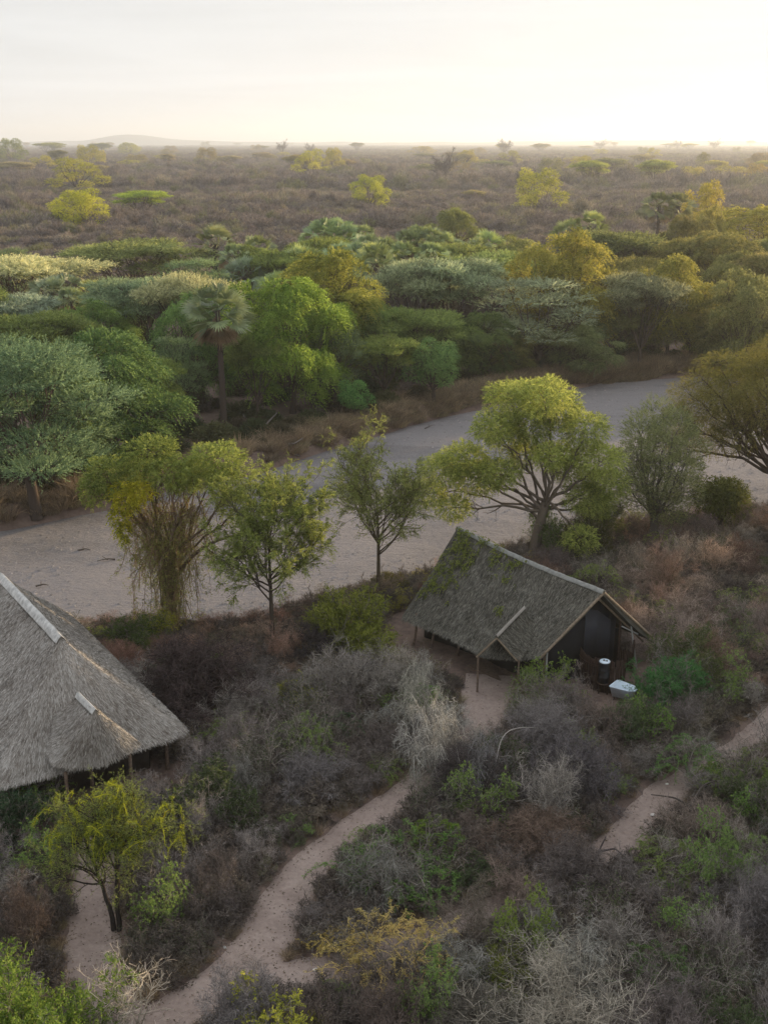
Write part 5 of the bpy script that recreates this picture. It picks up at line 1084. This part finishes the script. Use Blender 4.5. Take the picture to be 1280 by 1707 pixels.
LOOKS = [('dry0', (.235, .21, .21), 'grey-brown'), ('dry1', (.175, .142, .132), 'dark brown'), ('dry2', (.25, .23, .22), 'pale grey'), ('dry3', (.165, .142, .142), 'low dark'), ('dome', (.185, .17, .178), 'dense rounded grey'), ('thorn', (.25, .245, .235), 'drooping grey thorny'), ('spr', (.10, .12, .06), 'thinly leafed olive'), ('lf2', (.14, .195, .06), 'loose green-leaved'), ('vin0', (.15, .20, .065), 'creeper-grown green'), ('lf1', (.085, .11, .05), 'feathery olive-green')]
cand = []
for _ in range(60000):
    y = rngS.uniform(27, 78); x = rngS.uniform(-.36 * y - 4, .36 * y + 4); cand.append((x, y))
cand = np.array(cand); rv = river_d(cand[:, 0], cand[:, 1]); pdv = path_d(cand[:, 0], cand[:, 1]); ynb = np.interp(cand[:, 0], NB[:, 0], NB[:, 1])
ok = (rv < -.9) & (cand[:, 1] < ynb) & (pdv > .55); cand = cand[ok]; pdv = pdv[ok]
kept = []; K_ = np.zeros((0, 3)); BL = np.array(BLOCKS)
for (x, y), pd_ in zip(cand, pdv):
    if (np.hypot(BL[:, 0] - x, BL[:, 1] - y) < BL[:, 2] + .45).any(): continue
    r = 1.02 if y < 60 else 1.35
    if len(K_) and (np.hypot(K_[:, 0] - x, K_[:, 1] - y) < (K_[:, 2] + r) * .72).any(): continue
    if len(kept) >= 262: break
    K_ = np.vstack([K_, [x, y, r]]); kept.append((x, y, pd_))
print('scattered shrubs', len(kept))
for x, y, pd_ in kept:
    k, col, adj = LOOKS[rngS.choice(10, p=[.18, .13, .13, .09, .11, .10, .07, .075, .065, .05])]; z = zone(x, y); f = 1 - .0
    w = rngS.uniform(2.0, 3.1) * (1 if pd_ > 1.2 else .72); h = rngS.uniform(.9, 2.7) * (1 if pd_ > 1.2 else .6) * (1.25 if k == 'dry2' else 1)
    if y > np.interp(x, NB[:, 0], NB[:, 1]) - 7: h = min(h, 1.15)
    warm = 1.0 + (.45 if x < 9 else .2) * (y > 51.5) * rngS.uniform(.4, 1.3); c = (col[0] * warm, col[1], col[2] / warm ** .6)
    shrub(x, y, k, w, h, c, (f'{adj} leafless shrub {z}' if k in SH else f'{adj} shrub {z}').replace('drooping grey thorny leafless', 'drooping thorny'), f'{adj} shrubs {z}')

# bleached hanging vine, dead branches, fallen log, small slab, stones
def loose(name, label, cat, paths, radii, col, mat=M_BARK, sides=6, group=None):
    mb = MB(); o0 = np.array(paths[0][0])
    for P, r in zip(paths, radii):
        P = np.array(P, float) - o0; s = np.linspace(0, len(P) - 1, 26); q = np.stack([np.interp(s, np.arange(len(P)), P[:, i]) for i in range(3)], 1)
        for _ in range(3): q[1:-1] = q[1:-1] * .5 + (q[:-2] + q[2:]) * .25
        tubes(mb, q, np.linspace(r, r * .35, 26), sides, .6)
    o = tag(obj(name, mb.mesh(name, mat, True), None, col), label, cat, group); o.location = o0; return o
v0 = at(812, 1345, 0)
def w_(px, py, z): return at(px, py, z)
loose('bleached_vine', 'long bleached looping vine hanging in the scrub where the middle footpath turns', 'vine', [[w_(812, 1350, .1), w_(806, 1330, .5), w_(812, 1300, 1.0), w_(828, 1270, 1.6), w_(832, 1238, 2.1), w_(845, 1218, 2.3), w_(870, 1212, 2.2), w_(905, 1214, 1.9)], [w_(812, 1350, .1), w_(800, 1368, .3), w_(785, 1385, .2)], [w_(806, 1335, .4), w_(795, 1300, 1.0), w_(765, 1270, 1.7), w_(760, 1240, 2.1)], [w_(800, 1355, .2), w_(770, 1345, .7), w_(765, 1310, 1.2), w_(775, 1275, 1.6), w_(790, 1255, 1.9)]], [.030, .022, .020, .020], (.32, .29, .265))
g1 = at(1020, 1345, .2)
loose('dead_branch', 'dark crooked dead branch poking over the long footpath beside the creeper mound', 'branch', [[w_(1160, 1400, .1), w_(1150, 1345, .9), w_(1125, 1330, 1.0), w_(1085, 1325, 1.0)], [w_(1150, 1345, .9), w_(1170, 1310, 1.3), w_(1195, 1300, 1.2), w_(1200, 1325, .9)]], [.06, .05], (.06, .05, .045))
loose('dead_branch', 'dark forked dead branch at the broken lower edge of the long footpath', 'branch', [[w_(990, 1440, .1), w_(1000, 1415, .5), w_(1010, 1395, .9)], [w_(998, 1420, .4), w_(1025, 1415, .5), w_(1045, 1432, .4)]], [.06, .045], (.055, .045, .045))
loose('dead_branch', 'pale broken tree stem leaning in the thicket above the middle footpath', 'branch', [[w_(330, 1392, .1), w_(335, 1360, .7), w_(350, 1340, 1.0), w_(385, 1322, 1.3)], [w_(335, 1360, .7), w_(365, 1330, 1.2), w_(372, 1305, 1.5)]], [.055, .04], (.30, .25, .20))
b0 = at(430, 745, -1.0)
loose('fallen_tree', 'grey fallen dead tree lying on the far bank above the sand', 'log', [[w_(398, 700, .6), w_(430, 722, .2), w_(470, 752, -.6), w_(500, 760, -.9)], [w_(430, 722, .2), w_(450, 700, .9), w_(462, 688, 1.4)], [w_(450, 737, -.2), w_(490, 740, .3), w_(505, 730, .6)], [w_(415, 712, .3), w_(405, 690, 1.3)], [w_(478, 755, -.7), w_(455, 772, -.9), w_(440, 778, -1.0)]], [.24, .12, .10, .09, .12], (.16, .14, .125))
def stone(px, py, s, label, col=(.42, .38, .35), name='stone', flat=.5):
    g = at(px, py, 0); rng = np.random.default_rng(int(px)); mb = lathe([(0, -.3), (.6, -.25), (1, .0), (.85, .5), (.4, .85), (0, .9)], 9)
    mb.V[0] = mb.V[0] * (1 + rng.normal(size=(len(mb.V[0]), 1)) * .10) * np.array([s, s * .7, s * flat]); o = tag(obj(name, mb.mesh(name, M_BARK, True), None, col), label, 'stone'); o.location = (g[0], g[1], gz1(g[0], g[1]) - .08); o.rotation_euler = (0, 0, rng.uniform(0, 6))
stone(1171, 1028, .42, 'pale flat slab lying in the brown scrub behind the tent', (.62, .58, .52), 'flat_slab', .18)
stone(1088, 1353, .13, 'pale stone on the long footpath at its bend', (.6, .55, .5)); stone(1112, 1303, .08, 'small white pebble at the edge of the long footpath', (.7, .68, .62)); stone(525, 1618, .10, 'pale stone where the long and middle footpaths meet', (.55, .5, .46)); stone(374, 1576, .10, 'white pebble on the inner edge of the middle footpath', (.6, .58, .55))

for i, (px, py, L) in enumerate([(192, 935, 1.2), (130, 920, .9), (708, 716, 1.6), (640, 800, .9), (60, 980, .8), (560, 840, .8), (820, 705, 1.4), (900, 690, 1.2)]):
    g = at(px, py, RB); rq = np.random.default_rng(500 + i); a_ = rq.uniform(0, 6.28); d_ = np.array([math.cos(a_), math.sin(a_), .05]); p_ = np.array([g[0], g[1], RB + .12])
    loose('driftwood', 'small dark piece of driftwood lying on the dry river sand', 'driftwood', [[p_, p_ + d_ * L * .5 + [.1, 0, .1], p_ + d_ * L], [p_ + d_ * L * .4, p_ + d_ * L * .6 + [-.2, .25, .2]]], [.06, .04], (.09, .075, .065), group='driftwood scattered on the dry river sand')
# trees standing just outside the view, whose shade falls on the camp and the river
for i, (x, y, k, w, h) in enumerate([(38, 66, 'rnd0', 12, 12), (47, 78, 'rnd1', 13, 13), (56, 92, 'rnd2', 13, 13), (30, 50, 'lob0', 11, 10), (68, 106, 'rnd0', 13, 13), (34, 38, 'rnd1', 10, 9), (80, 120, 'rnd2', 14, 14), (62, 76, 'rnd0', 14, 14), (48, 56, 'rnd2', 13, 13), (92, 132, 'rnd1', 14, 14)]):
    m = model(k, KINDS[k]); r = root('bushy_tree', (x, y, gz1(x, y) - .1), i * 1.3, (w / m['w'], w / m['w'], h / m['h'])); tag(r, 'green tree on the bank outside the view, shading the camp', TREE, 'bank trees outside the view'); obj('crown', m['crown'], r, (.10, .13, .05)); obj('trunk', m['trunk'], r, BARK)

# ------------------------------------------------------------------ stuff: scattered masses
def scatter(name, protos, P, S, A, label_mat=None):
    c = bpy.data.collections.new(name + '_sources')
    for i, me in enumerate(protos): c.objects.link(bpy.data.objects.new(f'{name}_source_{i:02d}', me))
    P = np.asarray(P, float); n = len(P); me = bpy.data.meshes.new(name); me.vertices.add(n); me.vertices.foreach_set('co', P.astype(np.float32).ravel())
    a = me.attributes.new('scl', 'FLOAT_VECTOR', 'POINT'); a.data.foreach_set('vector', np.asarray(S, np.float32).ravel())
    a = me.attributes.new('ang', 'FLOAT', 'POINT'); a.data.foreach_set('value', np.asarray(A, np.float32))
    a = me.attributes.new('pick', 'INT', 'POINT'); a.data.foreach_set('value', np.random.default_rng(3).integers(0, len(protos), n).astype(np.int32))
    me.update(); o = bpy.data.objects.new(name, me); link(o); o['kind'] = 'stuff'
    g = bpy.data.node_groups.new(name, 'GeometryNodeTree'); g.interface.new_socket('Geometry', in_out='INPUT', socket_type='NodeSocketGeometry'); g.interface.new_socket('Geometry', in_out='OUTPUT', socket_type='NodeSocketGeometry')
    gi = g.nodes.new('NodeGroupInput'); go = g.nodes.new('NodeGroupOutput'); ip = g.nodes.new('GeometryNodeInstanceOnPoints'); ci = g.nodes.new('GeometryNodeCollectionInfo')
    ci.inputs['Collection'].default_value = c; ci.inputs['Separate Children'].default_value = True; ci.inputs['Reset Children'].default_value = True; ip.inputs['Pick Instance'].default_value = True
    def na(nm, ty):
        q = g.nodes.new('GeometryNodeInputNamedAttribute'); q.data_type = ty; q.inputs['Name'].default_value = nm; return q.outputs['Attribute']
    cx = g.nodes.new('ShaderNodeCombineXYZ'); g.links.new(na('ang', 'FLOAT'), cx.inputs['Z'])
    g.links.new(gi.outputs[0], ip.inputs['Points']); g.links.new(ci.outputs[0], ip.inputs['Instance']); g.links.new(na('pick', 'INT'), ip.inputs['Instance Index'])
    g.links.new(cx.outputs[0], ip.inputs['Rotation']); g.links.new(na('scl', 'FLOAT_VECTOR'), ip.inputs['Scale']); g.links.new(ip.outputs[0], go.inputs[0])
    md = o.modifiers.new('scatter', 'NODES'); md.node_group = g; return o
def far_bush(seed, leafy=0):
    rng = np.random.default_rng(seed); mb = MB(); n = 26; a = rng.uniform(0, 6.28, n); e = rng.uniform(.1, 1.2, n); D = np.stack([np.cos(a) * np.sin(e), np.sin(a) * np.sin(e), np.cos(e)], 1); t = np.linspace(0, 1, 4)[None, :, None]
    P = D[:, None] * t * 2.2 + rng.normal(size=(n, 4, 3)) * .08; R = np.full((n, 4), .05); ribbons(mb, P, .09, rng, rng.uniform(0, 1, n))
    c, r = grow(P, R, 12, rng, 1.2, (.3, 1.1), .3, 4, .2, .4); ribbons(mb, c, .055, rng, rng.uniform(0, 1, len(c))); c2, r2 = grow(c, r, 4, rng, .6, (.3, 1.2), .3, 3, .2, .4); ribbons(mb, c2, .05, rng, rng.uniform(0, 1, len(c2)))
    if leafy: m = leafy; i = rng.integers(0, len(c2), m); leaves(mb, c2[i, 2], rng.normal(size=(m, 3)), .16, .10, rng, rng.uniform(0, 1, m))
    return mb.mesh(f'far_bush_{seed}', M_SCRUB)
FB_ = [far_bush(201), far_bush(202, 500), far_bush(203, 200), far_bush(204)]
rngW = np.random.default_rng(44)
def band(y0, y1, n, smin, smax, spread=.52):
    y = np.sqrt(rngW.uniform(y0 ** 2, y1 ** 2, n)); x = rngW.uniform(-1, 1, n) * (spread * y + 8); s = rngW.uniform(smin, smax, n) * (1 + .5 * vnoise(x, y, 30, 31)); h = s * rngW.uniform(.7, 1.15, n) * (1 + .9 * vnoise(x, y, 45, 32))
    return x, y, s, h
X = []; Y = []; S = []; Hh = []
for b_ in ((175, 330, 4500, .9, 1.5), (330, 600, 8300, 1.2, 1.9), (600, 1200, 11500, 1.6, 2.9), (1200, 2600, 11500, 2.4, 5.0), (2600, 7500, 11500, 4.5, 10)):
    x, y, s, h = band(*b_); X.append(x); Y.append(y); S.append(s); Hh.append(np.minimum(h, 3.2) if b_[0] > 1000 else h)
X = np.concatenate(X); Y = np.concatenate(Y); S = np.concatenate(S); Hh = np.concatenate(Hh)
clear = (vnoise(X * .6, Y, 40, 33) + vnoise(X, Y * 1.5, 14, 34) * .3 < .27) | (Y > 900); X, Y, S, Hh = X[clear], Y[clear], S[clear], Hh[clear]
scatter('dry_bushland_woods', FB_, np.stack([X, Y, gz(X, Y, 0)], 1), np.stack([S, S, Hh], 1), rngW.uniform(0, 6.28, len(X)))
# undergrowth under the belt trees and along the far bank
def tuft(seed, n=220, h=.55, w=.012, r=.28, mat=None, flop=.5):
    rng = np.random.default_rng(seed); a = rng.uniform(0, 6.28, n); rr = r * np.sqrt(rng.uniform(0, 1, n)); b = np.stack([np.cos(a) * rr, np.sin(a) * rr, 0 * a], 1); e = rng.uniform(0, .8, n); a2 = a + rng.normal(size=n) * .8
    d = np.stack([np.cos(a2) * np.sin(e), np.sin(a2) * np.sin(e), np.cos(e)], 1); L = h * rng.uniform(.5, 1.2, n); P = np.stack([b, b + d * (L * .5)[:, None], b + d * L[:, None] * [1.25, 1.25, 1 - flop * .4]], 1)
    mb = MB(); ribbons(mb, P, np.array([w, w, w * .3])[None].repeat(n, 0), rng, rng.uniform(0, 1, n)); return mb.mesh(f'tuft_{seed}', mat)
def tone_mat(name, stops, trans=.25):
    m, t, out = newmat(name); oi = N(t, 'ShaderNodeObjectInfo'); a = N(t, 'ShaderNodeAttribute', attribute_name='tone'); c = ramp(t, oi.outputs['Random'], stops)
    hs = N(t, 'ShaderNodeHueSaturation'); LK(t, c, hs.inputs['Color']); LK(t, math_(t, 'MULTIPLY_ADD', a.outputs['Fac'], .9, .55), hs.inputs['Value']); d = N(t, 'ShaderNodeBsdfDiffuse'); LK(t, hs.outputs[0], d.inputs[0]); tr = N(t, 'ShaderNodeBsdfTranslucent'); LK(t, hs.outputs[0], tr.inputs[0])
    ms = N(t, 'ShaderNodeMixShader'); ms.inputs[0].default_value = trans; LK(t, d.outputs[0], ms.inputs[1]); LK(t, tr.outputs[0], ms.inputs[2]); LK(t, ms.outputs[0], out.inputs[0]); return m
M_GRASS = tone_mat('dry_grass', [(0, (.22, .16, .11)), (.35, (.34, .26, .17)), (.6, (.22, .18, .13)), (.85, (.42, .31, .19)), (1, (.26, .24, .13))], .35)
M_UNDER = tone_mat('undergrowth', [(0, (.05, .07, .03)), (.4, (.075, .085, .04)), (.7, (.09, .075, .05)), (1, (.11, .12, .05))], .35)
M_LITTER = tone_mat('low_scrub', [(0, (.12, .10, .088)), (.4, (.17, .143, .122)), (.7, (.10, .082, .07)), (.9, (.22, .185, .14)), (1, (.10, .115, .06))], .15)
def low_twigs(seed, mat):
    mb, _, _ = shrub_dry(seed, .75, .6, 10, (5, 5, 4), .012, 500, .1, (.2, 1.45)); return mb.mesh(f'low_twigs_{seed}', mat)
def under_bush(seed):
    rng = np.random.default_rng(seed); mb = MB(); n = 900; d = nrm(rng.normal(size=(n, 3))); d[:, 2] = np.abs(d[:, 2]); P = d * rng.uniform(.4, 1, (n, 1)) * np.array([1.2, 1.2, 1.1]); sprays(mb, P, d + rng.normal(size=(n, 3)) * .4, .4, 6, .2, .06, rng, .3, .7)
    Q = np.stack([np.zeros((60, 3)), P[:60] * .5, P[:60]], 1); ribbons(mb, Q, .03, rng, .3); return mb.mesh(f'under_bush_{seed}', M_UNDER)
n = 1500; y = rngW.uniform(78, 235, n); x = rngW.uniform(-.4, .4, n) * (y + 20); yfb = np.interp(x, FB[:, 0], FB[:, 1]); k = (y > yfb + 3.2 + 2.5 * vnoise(x, y, 4, 35)); x, y = x[k], y[k]; s = rngW.uniform(.8, 1.9, len(x)) * np.clip((y - np.interp(x, FB[:, 0], FB[:, 1])) / 8, .45, 1)
scatter('undergrowth', [under_bush(211), under_bush(212), low_twigs(213, M_LITTER)], np.stack([x, y, gz(x, y, 0)], 1), np.stack([s, s, s * rngW.uniform(.7, 1.4, len(x))], 1), rngW.uniform(0, 6.28, len(x)))
# straw grass: thick along the far bank, thin over the near ground
G_ = [tuft(221, mat=M_GRASS), tuft(222, 160, .8, .013, .35, M_GRASS), tuft(223, 260, .4, .011, .4, M_GRASS)]
xb = rngW.uniform(-45, 62, 5200); yb = np.interp(xb, FB[:, 0], FB[:, 1]) + np.abs(rngW.normal(size=5200)) * 3.2 + .3; k = (xb > -6) | (rngW.uniform(size=5200) < .45); xb, yb = xb[k], yb[k]
k = vnoise(xb, yb, 2.5, 38) > -.25; xb, yb = xb[k], yb[k]
yn_ = rngW.uniform(27, 82, 16000); xn_ = rngW.uniform(-.36, .36, 16000) * (yn_ + 10); rv = river_d(xn_, yn_); k = (rv < -.2) & (yn_ < np.interp(xn_, NB[:, 0], NB[:, 1])) & (path_d(xn_, yn_) > .05) & (vnoise(xn_, yn_, 1.6, 36) > -.22)
xn_, yn_ = xn_[k], yn_[k]
inb = np.zeros(len(xn_), bool)
for bx, by, br in BLOCKS:
    if br > 1.2: inb |= np.hypot(xn_ - bx, yn_ - by) < br * .9
xn_, yn_ = xn_[~inb], yn_[~inb]
xg = np.concatenate([xb, xn_]); yg = np.concatenate([yb, yn_]); sg = np.concatenate([rngW.uniform(.9, 2.2, len(xb)), rngW.uniform(.25, .75, len(xn_))])
scatter('dry_grass', G_, np.stack([xg, yg, gz(xg, yg, 0) - .03], 1), np.stack([sg, sg, sg * rngW.uniform(.6, 1.1, len(sg))], 1), rngW.uniform(0, 6.28, len(sg)))
n = 9000; yn_ = rngW.uniform(27, 82, n); xn_ = rngW.uniform(-.36, .36, n) * (yn_ + 10); k = (river_d(xn_, yn_) < -.4) & (yn_ < np.interp(xn_, NB[:, 0], NB[:, 1])) & (path_d(xn_, yn_) > .28); xn_, yn_ = xn_[k], yn_[k]
inb = np.zeros(len(xn_), bool)
for bx, by, br in BLOCKS:
    if br > 1.2: inb |= np.hypot(xn_ - bx, yn_ - by) < br
xn_, yn_ = xn_[~inb], yn_[~inb]; s = rngW.uniform(.5, 1.25, len(xn_)) * np.clip(path_d(xn_, yn_) + .35, .5, 1)
scatter('low_scrub_undergrowth', [low_twigs(214, M_LITTER), low_twigs(215, M_LITTER), low_twigs(216, M_LITTER)], np.stack([xn_, yn_, gz(xn_, yn_, 0) - .03], 1), np.stack([s, s, s * rngW.uniform(.6, 1.2, len(s))], 1), rngW.uniform(0, 6.28, len(s)))

# fallen leaves and grit on the paths, gravel on the river sand
M_GRIT = tinted('grit', lo=.3, hi=1.7, hue=.03, inst=0)
rngG = np.random.default_rng(88); n = 60000; yy = rngG.uniform(27, 60, n); xx = rngG.uniform(-.36, .36, n) * (yy + 10); pd_ = path_d(xx, yy); k = (pd_ < .25) & (rngG.uniform(size=n) < np.where(pd_ > -.35, 1, .3)); xx, yy = xx[k], yy[k]
mb = MB(); leaves(mb, np.stack([xx, yy, gz(xx, yy, 0) - .065], 1), rngG.normal(size=(len(xx), 3)) * [1, 1, .15], rngG.uniform(.04, .13, len(xx)), rngG.uniform(.02, .06, len(xx)), rngG, rngG.uniform(0, 1, len(xx)), 0, .85)
tag(obj('leaf_litter', mb.mesh('leaf_litter', M_GRIT), None, (.15, .11, .08)), kind='stuff')
n = 16000; yy = rngG.uniform(55, 135, n); xx = rngG.uniform(-.38, .38, n) * (yy + 10); k = (river_d(xx, yy) > .6) & (vnoise(xx * .7 + yy * .5, yy - xx * .6, 6, 41) > -.12); xx, yy = xx[k], yy[k]; m = len(xx); sz_ = rngG.uniform(.04, .13, m)[:, None] * rngG.uniform(.5, 1.2, (m, 1))
zz = RB + vnoise(xx, yy, 7, 6) * .22 + vnoise(xx * .5 + yy * .6, yy * .7 - xx * .2, 1.9, 7) * .10; an = rngG.uniform(0, 6.28, m); c3_ = np.stack([xx, yy, zz - .02], 1)
V = np.stack([c3_ + np.stack([np.cos(an + q * 1.57) * (1 + .4 * (q % 2)), np.sin(an + q * 1.57) * (1 + .4 * (q % 2)), 0 * an], 1) * sz_ for q in range(4)] + [c3_ + np.array([0, 0, 1.0]) * (sz_ * .9 + .02)], 1); ix = np.arange(m * 5).reshape(m, 5); mb = MB()
tq = rngG.uniform(0, 1, m); mb.add(V, np.concatenate([ix[:, [0, 1, 4]], ix[:, [1, 2, 4]], ix[:, [2, 3, 4]], ix[:, [3, 0, 4]]]), np.concatenate([tq] * 4)); tag(obj('river_gravel', mb.mesh('river_gravel', tinted('gravel', lo=.65, hi=1.25, hue=.02, inst=0)), None, (.25, .225, .215)), kind='stuff')

# ------------------------------------------------------------------ haze
hz = bpy.data.materials.new('haze'); hz.use_nodes = True; t = hz.node_tree; t.nodes.clear(); out = N(t, 'ShaderNodeOutputMaterial'); pv = N(t, 'ShaderNodeVolumePrincipled')
pv.inputs['Color'].default_value = (.84, .91, 1.0, 1); pv.inputs['Density'].default_value = .00018; pv.inputs['Anisotropy'].default_value = .42
LK(t, pv.outputs[0], out.inputs['Volume'])
mb = MB(); a, b, c, d, e, f = -15000, 15000, -600, 15500, -9, 170
V = [(a, c, e), (b, c, e), (b, d, e), (a, d, e), (a, c, f), (b, c, f), (b, d, f), (a, d, f)]
mb.add(V, [[3, 2, 1, 0], [4, 5, 6, 7], [0, 1, 5, 4], [1, 2, 6, 5], [2, 3, 7, 6], [3, 0, 4, 7]]); ho = obj('haze', mb.mesh('haze', hz)); tag(ho, kind='stuff')
